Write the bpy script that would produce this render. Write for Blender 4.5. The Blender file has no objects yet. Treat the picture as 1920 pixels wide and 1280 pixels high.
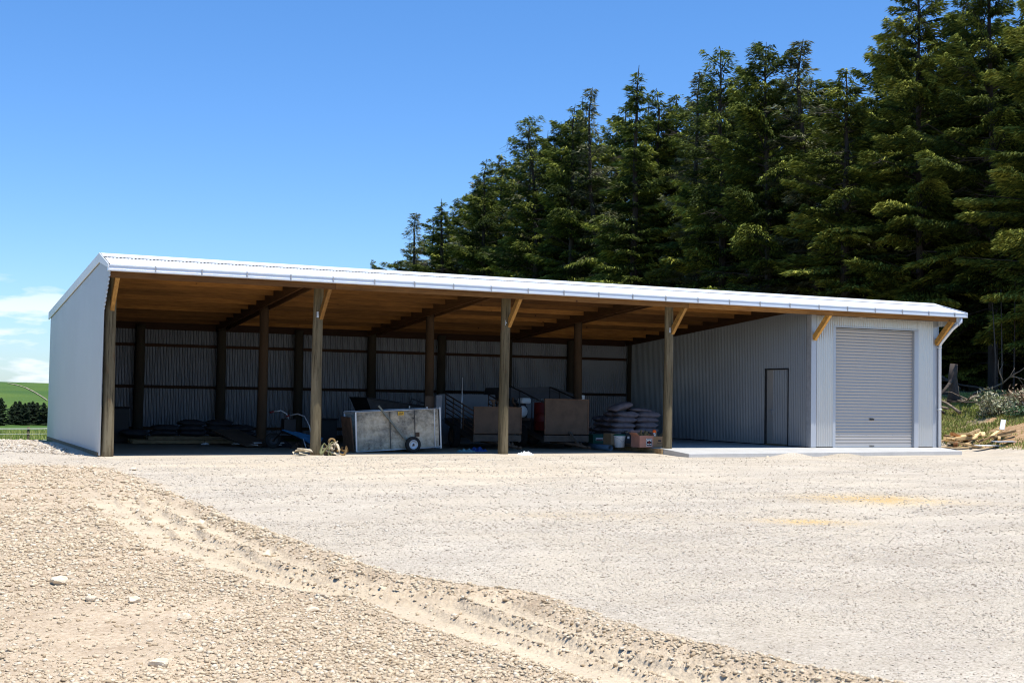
import bpy, math, random
import numpy as np
from mathutils import Vector, Matrix
R=math.radians
random.seed(7); rng=np.random.default_rng(7)
sc=bpy.context.scene
COL=sc.collection
# ------------------------------------------------------------------ camera
CAM=np.array([-3.984,-27.738,1.364])
def basis(yaw,p,r):
    y,p,r=R(yaw),R(p),R(r)
    f=Vector((math.sin(-y)*math.cos(p),math.cos(y)*math.cos(p),math.sin(p)))
    rt=f.cross(Vector((0,0,1))).normalized(); up=rt.cross(f)
    return rt*math.cos(r)+up*math.sin(r), -rt*math.sin(r)+up*math.cos(r), f
rt,up,fw=basis(-25.72,2.461,.93)
cd=bpy.data.cameras.new('camera'); cam=bpy.data.objects.new('camera',cd); COL.objects.link(cam)
m=Matrix((rt,up,-fw)).transposed().to_4x4(); m.translation=Vector(CAM); cam.matrix_world=m
cd.sensor_width=36; cd.lens=2411.21/1920*36; cd.clip_end=6000; cd.clip_start=.05
sc.camera=cam
# ------------------------------------------------------------------ sun and sky
SUN=Vector((.14,-.27,1)).normalized()
EL=math.asin(SUN.z); AZ=math.atan2(SUN.x,SUN.y)
sd=bpy.data.lights.new('sun','SUN'); sd.energy=5.0; sd.angle=R(.5); sd.color=(1,.965,.9)
so=bpy.data.objects.new('sun',sd); COL.objects.link(so); so.rotation_euler=SUN.to_track_quat('Z','Y').to_euler()
W=bpy.data.worlds.new('World'); sc.world=W; W.use_nodes=True
nt=W.node_tree; nt.nodes.clear()
N=lambda t,**k:[setattr(n:=nt.nodes.new(t),a,b) for a,b in k.items()] and n or nt.nodes.new(t)
sky=nt.nodes.new('ShaderNodeTexSky'); sky.sky_type='NISHITA'; sky.sun_disc=False
sky.sun_elevation=EL; sky.sun_rotation=AZ; sky.air_density=1.0; sky.dust_density=.3; sky.ozone_density=1.6; sky.altitude=100
tc=nt.nodes.new('ShaderNodeTexCoord'); sp=nt.nodes.new('ShaderNodeSeparateXYZ'); nt.links.new(tc.outputs['Generated'],sp.inputs[0])
hs=nt.nodes.new('ShaderNodeHueSaturation'); hs.inputs['Saturation'].default_value=1.2; hs.inputs['Value'].default_value=1.0
nt.links.new(sky.outputs[0],hs.inputs['Color'])
mp=nt.nodes.new('ShaderNodeMapping'); mp.inputs['Scale'].default_value=(13,13,55); mp.inputs['Location'].default_value=(3.2,1.1,.3)
nt.links.new(tc.outputs['Generated'],mp.inputs[0])
nz=nt.nodes.new('ShaderNodeTexNoise'); nz.inputs['Scale'].default_value=1.0; nz.inputs['Detail'].default_value=7; nz.inputs['Roughness'].default_value=.52
nt.links.new(mp.outputs[0],nz.inputs['Vector'])
cr=nt.nodes.new('ShaderNodeValToRGB'); cr.color_ramp.elements[0].position=.50; cr.color_ramp.elements[1].position=.585
nt.links.new(nz.outputs['Fac'],cr.inputs[0])
def rmp(src,a,b,c,d):
    n=nt.nodes.new('ShaderNodeMapRange'); n.interpolation_type='SMOOTHSTEP'
    for i,v in zip(('From Min','From Max','To Min','To Max'),(a,b,c,d)): n.inputs[i].default_value=v
    nt.links.new(src,n.inputs['Value']); return n.outputs[0]
def mul(a,b):
    n=nt.nodes.new('ShaderNodeMath'); n.operation='MULTIPLY'; nt.links.new(a,n.inputs[0])
    (nt.links.new(b,n.inputs[1]) if hasattr(b,'links') else setattr(n.inputs[1],'default_value',b)); return n.outputs[0]
lo=rmp(sp.outputs['Z'],.055,.095,1,0); lx=rmp(sp.outputs['X'],.24,.5,1,0)
cm=mul(mul(cr.outputs[0],lo),mul(lx,.8))
mx=nt.nodes.new('ShaderNodeMixRGB'); nt.links.new(cm,mx.inputs[0]); tn=nt.nodes.new('ShaderNodeMixRGB'); tn.blend_type='MULTIPLY'; tn.inputs[0].default_value=1; tr0=nt.nodes.new('ShaderNodeValToRGB'); tr0.color_ramp.elements[0].position=0; tr0.color_ramp.elements[0].color=(.74,.96,1.38,1); tr0.color_ramp.elements[1].position=.5; tr0.color_ramp.elements[1].color=(.87,1.16,1.38,1); nt.links.new(sp.outputs['Z'],tr0.inputs[0]); nt.links.new(tr0.outputs[0],tn.inputs[2]); nt.links.new(hs.outputs[0],tn.inputs[1]); nt.links.new(tn.outputs[0],mx.inputs[1]); mx.inputs[2].default_value=(7.6,8.2,9.0,1)
bg=nt.nodes.new('ShaderNodeBackground'); bg.inputs[1].default_value=.115
out=nt.nodes.new('ShaderNodeOutputWorld'); nt.links.new(mx.outputs[0],bg.inputs[0]); nt.links.new(bg.outputs[0],out.inputs[0])
sc.view_settings.view_transform='Standard'; sc.view_settings.look='None'; sc.view_settings.exposure=.25; sc.view_settings.gamma=1
sc.render.engine='CYCLES'; sc.cycles.max_bounces=7; sc.cycles.filter_width=1.1; sc.cycles.diffuse_bounces=1; sc.cycles.transparent_max_bounces=6
# ------------------------------------------------------------------ helpers
def tag(o,label=None,cat=None,group=None,kind=None):
    for k,v in (('label',label),('category',cat),('group',group),('kind',kind)):
        if v: o[k]=v
    return o
def empty(name,loc=(0,0,0),rz=0,label=None,cat=None,group=None):
    o=bpy.data.objects.new(name,None); o.empty_display_size=.1; COL.objects.link(o); o.location=loc; o.rotation_euler=(0,0,rz)
    return tag(o,label,cat,group)
def link(name,me,mat=None,parent=None):
    if mat is not None and not me.materials: me.materials.append(mat)
    o=bpy.data.objects.new(name,me); COL.objects.link(o)
    if parent is not None: o.parent=parent
    return o
def mesh_np(name,V,F,smooth=False,attrs=None):
    """V (n,3), F (m,k) uniform faces"""
    me=bpy.data.meshes.new(name); V=np.asarray(V,np.float32); F=np.asarray(F,np.int32); m,k=F.shape
    me.vertices.add(len(V)); me.vertices.foreach_set('co',V.ravel())
    me.loops.add(m*k); me.loops.foreach_set('vertex_index',F.ravel())
    me.polygons.add(m); me.polygons.foreach_set('loop_start',np.arange(0,m*k,k,dtype=np.int32))
    me.update(calc_edges=True)
    if smooth: me.polygons.foreach_set('use_smooth',np.ones(m,bool))
    for nm,(dom,arr) in (attrs or {}).items():
        a=me.attributes.new(nm,'FLOAT',dom); a.data.foreach_set('value',np.asarray(arr,np.float32).ravel())
    return me
class MB:
    def __init__(s): s.v=[]; s.f=[]; s.sm=[]
    def add(s,vs,fs,smooth=False):
        o=len(s.v); s.v+= [tuple(v) for v in vs]; s.f+=[tuple(i+o for i in f) for f in fs]; s.sm+=[smooth]*len(fs); return s
    def box(s,c,d,rot=None,taper=1):
        x,y,z=d[0]/2,d[1]/2,d[2]/2
        vs=[Vector((a*x*(taper if e>0 else 1),b*y*(taper if e>0 else 1),e*z)) for e in(-1,1) for b in(-1,1) for a in(-1,1)]
        if rot is not None:
            from mathutils import Euler
            M=rot if isinstance(rot,Matrix) else Euler(rot).to_matrix()
            vs=[M@v for v in vs]
        c=Vector(c); vs=[v+c for v in vs]
        return s.add(vs,[(0,2,3,1),(4,5,7,6),(0,1,5,4),(2,6,7,3),(0,4,6,2),(1,3,7,5)])
    def beam(s,a,b,w,h):
        """box from a to b, w sideways, h in the upright direction"""
        a,b=Vector(a),Vector(b); d=(b-a); L=d.length; d.normalize()
        side=d.cross(Vector((0,0,1))); side=side.normalized() if side.length>1e-4 else Vector((1,0,0)); u=side.cross(d)
        return s.box((a+b)/2,(L,w,h),Matrix((d,side,u)).transposed())
    def tube(s,pts,rad,n=10,cap=True,smooth=True):
        pts=[Vector(p) for p in pts]; k=len(pts); rad=[rad]*k if not hasattr(rad,'__len__') else rad
        vs=[];fs=[];ref=None
        for i,p in enumerate(pts):
            t=(pts[min(i+1,k-1)]-pts[max(i-1,0)]).normalized()
            if ref is None: ref=t.orthogonal().normalized()
            ref=(ref-t*ref.dot(t)).normalized(); b=t.cross(ref)
            for j in range(n):
                a=2*math.pi*j/n; vs.append(p+(ref*math.cos(a)+b*math.sin(a))*rad[i])
        for i in range(k-1):
            for j in range(n): fs.append((i*n+j,i*n+(j+1)%n,(i+1)*n+(j+1)%n,(i+1)*n+j))
        s.add(vs,fs,smooth)
        if cap:
            o=len(s.v)-len(vs); s.f+=[tuple(o+j for j in range(n))[::-1],tuple(o+(k-1)*n+j for j in range(n))]; s.sm+=[False,False]
        return s
    def prism(s,poly,axis,a,b):
        """poly 2D extruded from a to b along axis (0 x,1 y,2 z)"""
        def P(u,v,w): return {0:(w,u,v),1:(u,w,v),2:(u,v,w)}[axis]
        n=len(poly); vs=[P(u,v,a) for u,v in poly]+[P(u,v,b) for u,v in poly]
        fs=[tuple(range(n))[::-1],tuple(range(n,2*n))]+[(i,(i+1)%n,n+(i+1)%n,n+i) for i in range(n)]
        return s.add(vs,fs)
    def lathe(s,prof,c=(0,0,0),n=24,axis='z',smooth=True):
        vs=[];k=len(prof);c=Vector(c)
        for r,h in prof:
            for j in range(n):
                a=2*math.pi*j/n; p=(r*math.cos(a),r*math.sin(a),h)
                if axis=='y': p=(p[0],p[2],p[1])
                if axis=='x': p=(p[2],p[0],p[1])
                vs.append(Vector(p)+c)
        fs=[(i*n+j,i*n+(j+1)%n,(i+1)*n+(j+1)%n,(i+1)*n+j) for i in range(k-1) for j in range(n)]
        return s.add(vs,fs,smooth)
    def build(s,name,mat,parent=None,fix=True):
        me=bpy.data.meshes.new(name); me.from_pydata(s.v,[],s.f); me.polygons.foreach_set('use_smooth',s.sm)
        me.materials.append(mat)
        if fix:
            import bmesh
            b=bmesh.new(); b.from_mesh(me); bmesh.ops.recalc_face_normals(b,faces=b.faces); b.to_mesh(me); b.free()
        o=bpy.data.objects.new(name,me); COL.objects.link(o)
        if parent is not None: o.parent=parent
        return o
def bevel(o,w=.01,seg=2):
    md=o.modifiers.new('bevel','BEVEL'); md.width=w; md.segments=seg; md.limit_method='ANGLE'; return o
def copy_tree(o,parent=None):
    c=o.copy(); COL.objects.link(c)
    if parent is not None: c.parent=parent
    for ch in list(o.children): copy_tree(ch,c)
    return c
# numpy value noise
def _h(ix,iy,seed):
    n=(ix.astype(np.int64)*374761393+iy.astype(np.int64)*668265263+seed*974634777)&0x7fffffff
    n=((n^(n>>13))*1274126177)&0x7fffffff
    return ((n^(n>>16))&0xffff)/65535.
def vn(x,y,seed=0):
    ix=np.floor(x);iy=np.floor(y);fx=x-ix;fy=y-iy;ux=fx*fx*(3-2*fx);uy=fy*fy*(3-2*fy)
    a=_h(ix,iy,seed);b=_h(ix+1,iy,seed);c=_h(ix,iy+1,seed);d=_h(ix+1,iy+1,seed)
    return (a*(1-ux)+b*ux)*(1-uy)+(c*(1-ux)+d*ux)*uy
def fbm(x,y,o=4,seed=0,g=.5):
    s=0;a=1;t=0
    for i in range(o): s=s+a*vn(x*2**i+17.3*i,y*2**i-9.1*i,seed+i); t+=a; a*=g
    return s/t
def ss(x,a,b):
    t=np.clip((x-a)/(b-a),0,1); return t*t*(3-2*t)
# ------------------------------------------------------------------ materials
class Mt:
    def __init__(s,name):
        s.m=bpy.data.materials.new(name); s.m.use_nodes=True; s.t=s.m.node_tree; s.p=s.t.nodes['Principled BSDF']
    def n(s,t,**k):
        n=s.t.nodes.new(t)
        for a,b in k.items():
            if a in n.inputs.keys() if isinstance(a,str) else False: n.inputs[a].default_value=b
            else: setattr(n,a,b)
        return n
    def l(s,a,b): s.t.links.new(a,b)
    def noise(s,scale=5,detail=4,rough=.5,stretch=(1,1,1),coord='Object'):
        c=s.n('ShaderNodeTexCoord'); m=s.n('ShaderNodeMapping'); m.inputs['Scale'].default_value=stretch
        s.l(c.outputs[coord],m.inputs[0]); n=s.n('ShaderNodeTexNoise'); n.inputs['Scale'].default_value=scale; n.inputs['Detail'].default_value=detail; n.inputs['Roughness'].default_value=rough
        s.l(m.outputs[0],n.inputs['Vector']); return n.outputs['Fac']
    def ramp(s,src,stops):
        r=s.n('ShaderNodeValToRGB'); e=r.color_ramp.elements
        while len(e)<len(stops): e.new(.5)
        for i,(p,c) in enumerate(stops): e[i].position=p; e[i].color=(*c,1) if len(c)==3 else c
        s.l(src,r.inputs[0]); return r.outputs[0]
    def mix(s,fac,a,b,mode='MIX'):
        m=s.n('ShaderNodeMixRGB'); m.blend_type=mode
        for i,v in enumerate((fac,a,b)):
            if hasattr(v,'links'): s.l(v,m.inputs[i])
            else: m.inputs[i].default_value=v if i==0 else (*v,1)
        return m.outputs[0]
    def math(s,op,a,b=0,c=None,clamp=False):
        m=s.n('ShaderNodeMath'); m.operation=op; m.use_clamp=clamp
        for i,v in enumerate((a,b) if c is None else (a,b,c)):
            if hasattr(v,'links'): s.l(v,m.inputs[i])
            else: m.inputs[i].default_value=v
        return m.outputs[0]
    def attr(s,name):
        a=s.n('ShaderNodeAttribute'); a.attribute_name=name; return a.outputs['Fac']
    def rand(s): return s.n('ShaderNodeObjectInfo').outputs['Random']
    def bump(s,h,strength=.3,dist=.01):
        b=s.n('ShaderNodeBump'); b.inputs['Strength'].default_value=strength; b.inputs['Distance'].default_value=dist
        s.l(h,b.inputs['Height']); s.l(b.outputs[0],s.p.inputs['Normal'])
    def set(s,col=None,rough=None,metal=None,spec=None):
        for k,v in (('Base Color',col),('Roughness',rough),('Metallic',metal),('Specular IOR Level',spec)):
            if v is None: continue
            if hasattr(v,'links'): s.l(v,s.p.inputs[k])
            else: s.p.inputs[k].default_value=(*v,1) if k=='Base Color' else v
        return s.m
def simple(name,c,rough=.7,metal=0,var=.25,scale=6,bump=.2,dark=None,stretch=(1,1,1)):
    m=Mt(name); f=m.noise(scale,6,.6,stretch); d=dark or tuple(x*(1-var) for x in c); b=tuple(min(1,x*(1+var*.5)) for x in c)
    col=m.ramp(f,[(.3,d),(.55,c),(.75,b)])
    if bump: m.bump(m.noise(scale*6,5,.6,stretch),bump,.01)
    return m.set(col,rough,metal,.4)
def zinc(name,c=(.60,.64,.69),metal=.35,rough=.42):
    m=Mt(name); f=m.noise(.5,4,.6,(1,1,.6)); g=m.noise(5,3,.6,(1,1,1))
    col=m.mix(.35,m.ramp(f,[(.3,tuple(x*.95 for x in c)),(.7,tuple(min(1,x*1.03) for x in c))]),m.ramp(g,[(.35,tuple(x*.97 for x in c)),(.65,tuple(min(1,x*1.02) for x in c))]))
    r=m.math('MULTIPLY_ADD',m.noise(1.5,3),.2,rough-.1)
    return m.set(col,r,metal,.5)
def wood(name,c,rough=.75,stretch=(1,1,1),knots=True,scale=1):
    m=Mt(name); f=m.noise(4*scale,6,.65,stretch); g=m.noise(24*scale,5,.7,stretch)
    a=m.ramp(f,[(.28,tuple(x*.62 for x in c)),(.5,c),(.72,(min(1,c[0]*1.22),min(1,c[1]*1.2),min(1,c[2]*1.1)))])
    b=m.ramp(g,[(.35,(.55,.5,.45)),(.6,(1,1,1))])
    col=m.mix(.8,a,b,'MULTIPLY')
    if knots:
        tc=m.n('ShaderNodeTexCoord'); v=m.n('ShaderNodeTexVoronoi'); v.inputs['Scale'].default_value=2.2; m.l(tc.outputs['Object'],v.inputs['Vector'])
        k=m.ramp(v.outputs['Distance'],[(.03,(.25,.16,.1)),(.075,(1,1,1))]); col=m.mix(1,col,k,'MULTIPLY')
    rd=m.ramp(m.rand(),[(0,(.32,.28,.25)),(.4,(.72,.68,.62)),(1,(1.5,1.4,1.2))]); col=m.mix(1,col,rd,'MULTIPLY')
    m.bump(g,.35,.004)
    return m.set(col,rough,0,.25)
M={}
M['clad']=zinc('zinc cladding',(.50,.515,.53),.5,.36); M['roofing']=zinc('zinc roofing',(.70,.72,.73),.15,.5); M['flash']=zinc('zinc flashing',(.48,.50,.53),.35,.4)
M['cladin']=zinc('zinc of the back wall with painted shade',(.20,.205,.225),.6,.40)  # same zinc as outside, darkened to paint in the shade of the bays
M['cladf']=zinc('zinc cladding of the front',(.62,.61,.59),.7,.34)
M['cladp']=zinc('zinc of the partition with painted shade',(.18,.19,.205),.5,.40)  # darker copy of the cladding, indoor shade put into its colour
M['poled']=simple('treated pole with painted deep shade',(.05,.038,.024),.9,0,.3,5,.2,stretch=(1,1,.2))  # treated pole made near black for the deep shade at the back
M['polem']=simple('brown pole with painted shade',(.075,.042,.02),.9,0,.35,5,.2,stretch=(1,1,.2))  # treated pole toned down, shade under the roof put into the colour
M['gutter']=zinc('gutter metal',(.62,.66,.72),.3,.35); M['darkmetal']=simple('dark steel',(.05,.052,.055),.5,.6,.3,8,.1)
M['galv']=zinc('galvanised steel',(.50,.52,.54),.5,.4); M['rust']=simple('rusty steel',(.13,.075,.045),.85,.2,.5,7,.3)
M['roller']=zinc('roller door paint',(.45,.42,.385),.1,.45)
M['pineX']=wood('pine along x',(.30,.145,.04),stretch=(.12,1.3,1.3)); M['pineY']=wood('pine along y',(.10,.05,.02),stretch=(1.3,.12,1.3))
M['brace']=wood('pine brace',(.60,.34,.10),stretch=(1.5,.35,.6))
M['paper']=simple('brown building paper',(.030,.020,.012),.9,0,.3,2,0)
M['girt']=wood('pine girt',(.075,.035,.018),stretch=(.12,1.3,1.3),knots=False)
M['oldwood']=wood('weathered board',(.30,.22,.13),stretch=(.3,1,1))
m=Mt('treated pole'); f=m.noise(3,6,.65,(1,1,.12)); g=m.noise(26,5,.75,(1,1,.05)); h=m.noise(7,5,.6,(1,1,.4))
c=m.ramp(f,[(.3,(.065,.055,.03)),(.5,(.15,.12,.07)),(.7,(.25,.21,.135))]); c=m.mix(.9,c,m.ramp(g,[(.33,(.22,.2,.18)),(.5,(1,1,1))]),'MULTIPLY')
c=m.mix(m.ramp(h,[(.6,(0,0,0)),(.72,(.7,.7,.7))]),c,(.13,.06,.03)); m.bump(g,.5,.01); M['pole']=m.set(c,.85,0,.2)
m=Mt('concrete'); f=m.noise(2,7,.65); g=m.noise(60,4,.7); c=m.mix(.5,m.ramp(f,[(.3,(.40,.39,.37)),(.7,(.56,.55,.52))]),m.ramp(g,[(.3,(.38,.37,.35)),(.7,(.60,.59,.56))])); m.bump(g,.25,.004); M['conc']=m.set(c,.85,0,.3)
M['bracket']=simple('bracket metal',(.38,.39,.41),.6,.2,.2,8,0); M['rubber']=simple('tyre rubber',(.022,.021,.02),.9,0,.3,12,.3); M['white']=simple('white paint',(.72,.72,.70),.5,0,.12,4,.05)
M['plastic']=simple('white plastic',(.90,.90,.90),.4,0,.06,4,0); M['green']=simple('dark green plastic',(.015,.09,.06),.5,0,.1,4,0)
M['blue']=simple('blue painted steel',(.02,.13,.28),.5,.1,.35,6,.1); M['cloth']=simple('tarpaulin',(.015,.06,.22),.5,0,.3,6,.1); M['cloth2']=simple('pale turquoise cloth',(.14,.27,.28),.7,0,.3,7,.2)
M['card']=simple('cardboard',(.34,.20,.10),.85,0,.2,3,.1); M['cardp']=simple('pinkish cardboard',(.42,.20,.14),.85,0,.2,3,.1); M['ink']=simple('dark print',(.02,.02,.03),.7,0,.1,4,0)
M['orange']=simple('orange plastic',(.95,.13,.01),.5,0,.05,4,0); M['red']=simple('red paint',(.12,.008,.007),.5,0,.2,5,.1); M['black']=simple('black plastic',(.012,.012,.013),.6,0,.2,5,.05)
M['sack']=simple('grey paper sack',(.17,.14,.148),.8,0,.3,5,.3); M['sackd']=simple('dark sack',(.028,.028,.032),.8,0,.4,5,.3); M['pipe']=simple('grey blue pipe',(.09,.14,.19),.45,0,.15,4,0)
M['strap']=simple('webbing strap',(.62,.52,.36),.9,0,.25,14,.2); M['strapg']=simple('green webbing',(.34,.34,.16),.9,0,.25,14,.2); M['brownc']=simple('brown cloth',(.26,.16,.06),.9,0,.4,9,.3)
M['yellow']=simple('yellow plate',(.62,.36,.03),.6,0,.25,20,0); M['offcut']=wood('fresh offcut',(.80,.60,.34),stretch=(.3,1,1),knots=False); M['barkwood']=wood('orange offcut',(.50,.24,.09),stretch=(.3,1,1),knots=False)
m=Mt('dented sheet steel'); f=m.noise(2.3,7,.62); g=m.noise(9,6,.7); h=m.noise(5.5,4,.55,(1,1,1))
f2=m.noise(1.1,6,.62,(1,1,1.6)); c=m.ramp(f2,[(.36,(.09,.085,.07)),(.47,(.27,.235,.17)),(.56,(.52,.44,.31)),(.7,(.62,.53,.39))]); c=m.mix(.35,c,m.ramp(g,[(.38,(.10,.085,.06)),(.6,(.56,.50,.40))]))
c=m.mix(m.ramp(h,[(.66,(0,0,0)),(.74,(.8,.8,.8))]),c,(.12,.055,.03)); m.bump(f,.6,.05); M['dent']=m.set(c,.6,.15,.4)
M['strut']=simple('grey green painted strut',(.17,.18,.15),.6,.2,.3,8,.1); M['tail']=simple('brown tailboard',(.10,.066,.043),.85,.1,.35,3.5,.2); M['wtray']=simple('dusty tray rail',(.085,.066,.05),.85,.1,.35,5,.2); M['pale']=simple('pale panel',(.16,.17,.185),.6,0,.12,3,.05); M['canopy']=simple('grey canopy sheet',(.065,.065,.07),.7,0,.2,3,.05)
# ------------------------------------------------------------------ terrain
def terrain(x,y):
    d=np.hypot(x-CAM[0],y-CAM[1]); a=np.degrees(np.arctan2(x-CAM[0],y-CAM[1]))
    left=1-ss(a,8.0,11.5)
    val=np.interp(d,[0,37.0,43,58,75,120,185,285,420,560,690,760,1000,3000],[0,0,-1.15,-1.38,-1.5,-2.0,-5.8,-5.9,-3.0,1.0,4.5,4.2,-6,-30])
    val=val+ (d>300)*ss(d,300,600)*(fbm(x/160,y/160,3,5)-.5)*2.6
    bank=1.75*ss(x+.5*(fbm(x/3,y/3,3,11)-.5),23.6,31.5)*ss(y,-14,-2)
    right=bank*ss(x,22.9,23.6)+ .35*(fbm(x/2.2,y/2.2,4,21)-.5)*ss(x,24.5,27)*ss(y,-14,0)
    far=ss(y,16,24)*ss(x,-30,20)*.5*(1-left)
    return left*val+(1-left)*np.maximum(right,far)
def berm_x(y): return np.interp(y,[-30,-22.8,-21.3,-20,-19.4,-18.5,-16.3,-13.3,-7.5,-3],[.9,.28,.03,-.16,-.48,-.67,-.89,-.82,-.61,-.5])
def masks(x,y):
    w=(fbm(x*.9,y*.9,3,3)-.5)*.7
    bx=berm_x(y)+w*.5; bm=bx+(fbm(x*5,y*5,3,7)-.5)*.45
    mound=(1-ss(x,bm-.05,bm+.3))*(1-ss(y,-5.5,-2.5))
    far=ss(-y,8,14)
    o=x-bx; band=ss(o,-1.25,-1.02)*(1-ss(o,-.24,-.14))
    ln=lambda c,w_:np.exp(-((o-c)/w_)**2)
    t1=band*far*(1-.85*ln(-.50,.035))*(1-.6*ln(-.78,.03)); t2=0*x
    ridge=(ln(-.02,.13)*.06+ln(-.50,.05)*.045+ln(-.78,.04)*.025+ln(-1.30,.12)*.035)*far
    return mound,np.clip(t1+t2,0,1),ridge
def ground_h(x,y,detail=True):
    z=terrain(x,y)
    pad=ss(x,-60,-30)*(1-ss(y,8,10))*(1-ss(x,24,26))
    mound,tr,ridge=masks(x,y)
    inside=ss(x,-.3,.1)*(1-ss(x,22.9,23.2))*ss(y,-1.6,-.6)*(1-ss(y,9.6,10))
    loose=mound*(1-tr)
    z=z+pad*(.045*(fbm(x*.35,y*.35,3,31)-.5)*(1-.7*inside)+.09*mound*ss(-x,-.5,2.5)+ridge-.035*tr)
    z=z+.12*np.exp(-((x+2.0)/1.6)**2-((y-3)/4.5)**2)*(1-ss(x,-.55,-.15))
    z=z-.05*np.exp(-((y+1.2)/1.2)**2)*ss(x,12.5,13.5)*(1-ss(x,23,24))
    z=z+.13*(np.exp(-((x-15.9)/.5)**2-((y+2.35)/.45)**2)+.9*np.exp(-((x-17.6)/.55)**2-((y+2.2)/.5)**2))
    if detail:
        d=np.hypot(x-CAM[0],y-CAM[1]); f=1-ss(d,25,60)
        rough=pad*(.35+.65*loose)*(1-.75*inside)
        z=z+f*rough*(.030*(fbm(x*4,y*4,4,41,.6)-.5)+.013*(fbm(x*22,y*22,4,43,.65)-.5)*(.5+.85*loose))
        z=z+(1-pad)*.10*(fbm(x*1.5,y*1.5,4,51)-.5)*(1-ss(d,60,200))
    return z
def ground_z(x,y): return float(ground_h(np.array([float(x)]),np.array([float(y)]))[0])
ang=np.concatenate([np.linspace(-180,-4,60)[:-1],np.linspace(-4,1.5,60)[:-1],np.linspace(1.5,50,1150)[:-1],np.linspace(50,60,80)[:-1],np.linspace(60,180,40)])
rr=[.3,1,2,3,4,4.6]; 
while rr[-1]<46: r=rr[-1]; rr.append(r+max(.016,r*r*.00085 if r<16 else .21))
while rr[-1]<3000: rr.append(rr[-1]*1.02)
rr=np.array(rr); A,RR=np.meshgrid(np.radians(ang),rr); GX=CAM[0]+RR*np.sin(A); GY=CAM[1]+RR*np.cos(A)
GZ=ground_h(GX,GY)
nr,na=GX.shape; idx=np.arange(nr*na).reshape(nr,na)
F=np.stack([idx[:-1,:-1],idx[:-1,1:],idx[1:,1:],idx[1:,:-1]],-1).reshape(-1,4)[:, ::-1]
mound,tr,_=masks(GX,GY)
dd=np.hypot(GX-CAM[0],GY-CAM[1])
outer=1-ss(GX,-60,-30)*(1-ss(GY+1.5*(fbm(GX*.6,GY*.6,3,61)-.5),7.5,8.5))*(1-ss(GX+1.5*(fbm(GX*.8,GY*.8,3,62)-.5),24.8,25.8))
bare=outer*(1-ss(GX,26.0,28.5))*ss(GX,22,24)*ss(30-GY,0,10)+ outer*ss(GX,24,25)*(1-ss(GY,25,40))*ss(fbm(GX*.9,GY*.9,4,63),.50,.60)
litter=ss(GX,29.2,31.0)*ss(200-GY,0,20)*(1-ss(GX,60,80))*(1-ss(GY,150,170))
def ell(cx,cy,ax,ay,ro=0):
    u=(GX-cx)*math.cos(ro)+(GY-cy)*math.sin(ro); v=-(GX-cx)*math.sin(ro)+(GY-cy)*math.cos(ro)
    return np.exp(-((u/ax)**2+(v/ay)**2)*1.0)
yel=np.clip(1.1*(ell(8.65,-13.5,1.0,.85,-.4)+.8*ell(5.5,-15.9,.55,.35,-.4)+.2*ell(3.2,-14.5,1.5,.5,-.3))*(.35+1.1*fbm(GX*2.5,GY*2.5,4,71)),0,1)
sandy=np.clip(.9*ell(5.2,-6.5,3.6,2.4)+.5*ell(2,-3.5,6,1.2),0,1)
inside=ss(GX,-.3,.1)*(1-ss(GX,22.9,23.2))*ss(GY+.5*fbm(GX,GY,3,81),.1,1.6)*(1-ss(GY,9.6,10))  # floor mask that darkens the ground colour as painted indoor shade
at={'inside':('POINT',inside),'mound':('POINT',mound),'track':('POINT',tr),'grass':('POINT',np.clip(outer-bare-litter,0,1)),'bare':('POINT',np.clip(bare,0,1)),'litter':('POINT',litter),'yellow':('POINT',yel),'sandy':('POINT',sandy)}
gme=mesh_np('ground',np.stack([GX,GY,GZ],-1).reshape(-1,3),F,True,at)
m=Mt('gravel yard and fields')
fine=m.noise(48,6,.8); mid=m.noise(9,5,.65); big=m.noise(.7,5,.55); vt=m.n('ShaderNodeTexVoronoi'); vt.inputs['Scale'].default_value=42; tcn=m.n('ShaderNodeTexCoord'); m.l(tcn.outputs['Object'],vt.inputs['Vector'])
vc=m.n('ShaderNodeSeparateColor'); m.l(vt.outputs['Color'],vc.inputs[0])
grav=m.ramp(vc.outputs[0],[(0,(.40,.35,.29)),(.35,(.56,.51,.43)),(.7,(.66,.60,.51)),(1,(.74,.70,.63))])
grav=m.mix(m.ramp(big,[(.42,(0,0,0)),(.58,(.6,.6,.6))]),grav,(.64,.56,.43)); grav=m.mix(.6,grav,m.ramp(fine,[(.38,(.22,.19,.14)),(.5,(.60,.55,.46)),(.66,(.80,.75,.66))]))
tan=m.mix(.55,m.ramp(vc.outputs[1],[(0,(.50,.39,.25)),(.5,(.66,.53,.36)),(1,(.76,.64,.46))]),m.ramp(fine,[(.38,(.38,.29,.18)),(.5,(.68,.55,.37)),(.66,(.82,.69,.50))]))
trk=m.mix(.5,(.70,.60,.45),m.ramp(fine,[(.38,(.56,.47,.34)),(.62,(.74,.65,.50))]))
tan=m.mix(m.math('MULTIPLY',m.ramp(m.noise(1.4,5,.6,(.7,1.6,1)),[(.54,(0,)*3),(.66,(1,)*3)]),.5),tan,(.36,.26,.16)); tan=m.mix(1,tan,(.95,.965,1.04),'MULTIPLY'); c=m.mix(m.attr('mound'),grav,tan); c=m.mix(m.attr('track'),c,trk); c=m.mix(m.math('MULTIPLY',m.attr('sandy'),.75),c,trk)
yy=m.math('MULTIPLY',m.attr('yellow'),m.ramp(m.noise(26,4,.75),[(.38,(.15,)*3),(.55,(1,)*3)])); c=m.mix(yy,c,(.68,.47,.17))
gn=m.noise(2.5,6,.7); gr=m.ramp(gn,[(.3,(.05,.09,.014)),(.5,(.11,.17,.024)),(.7,(.17,.22,.04))]); gf=m.noise(.012,4,.5); gr=m.mix(m.ramp(gf,[(.4,(.25,)*3),(.6,(.8,)*3)]),gr,(.045,.10,.022))
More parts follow.
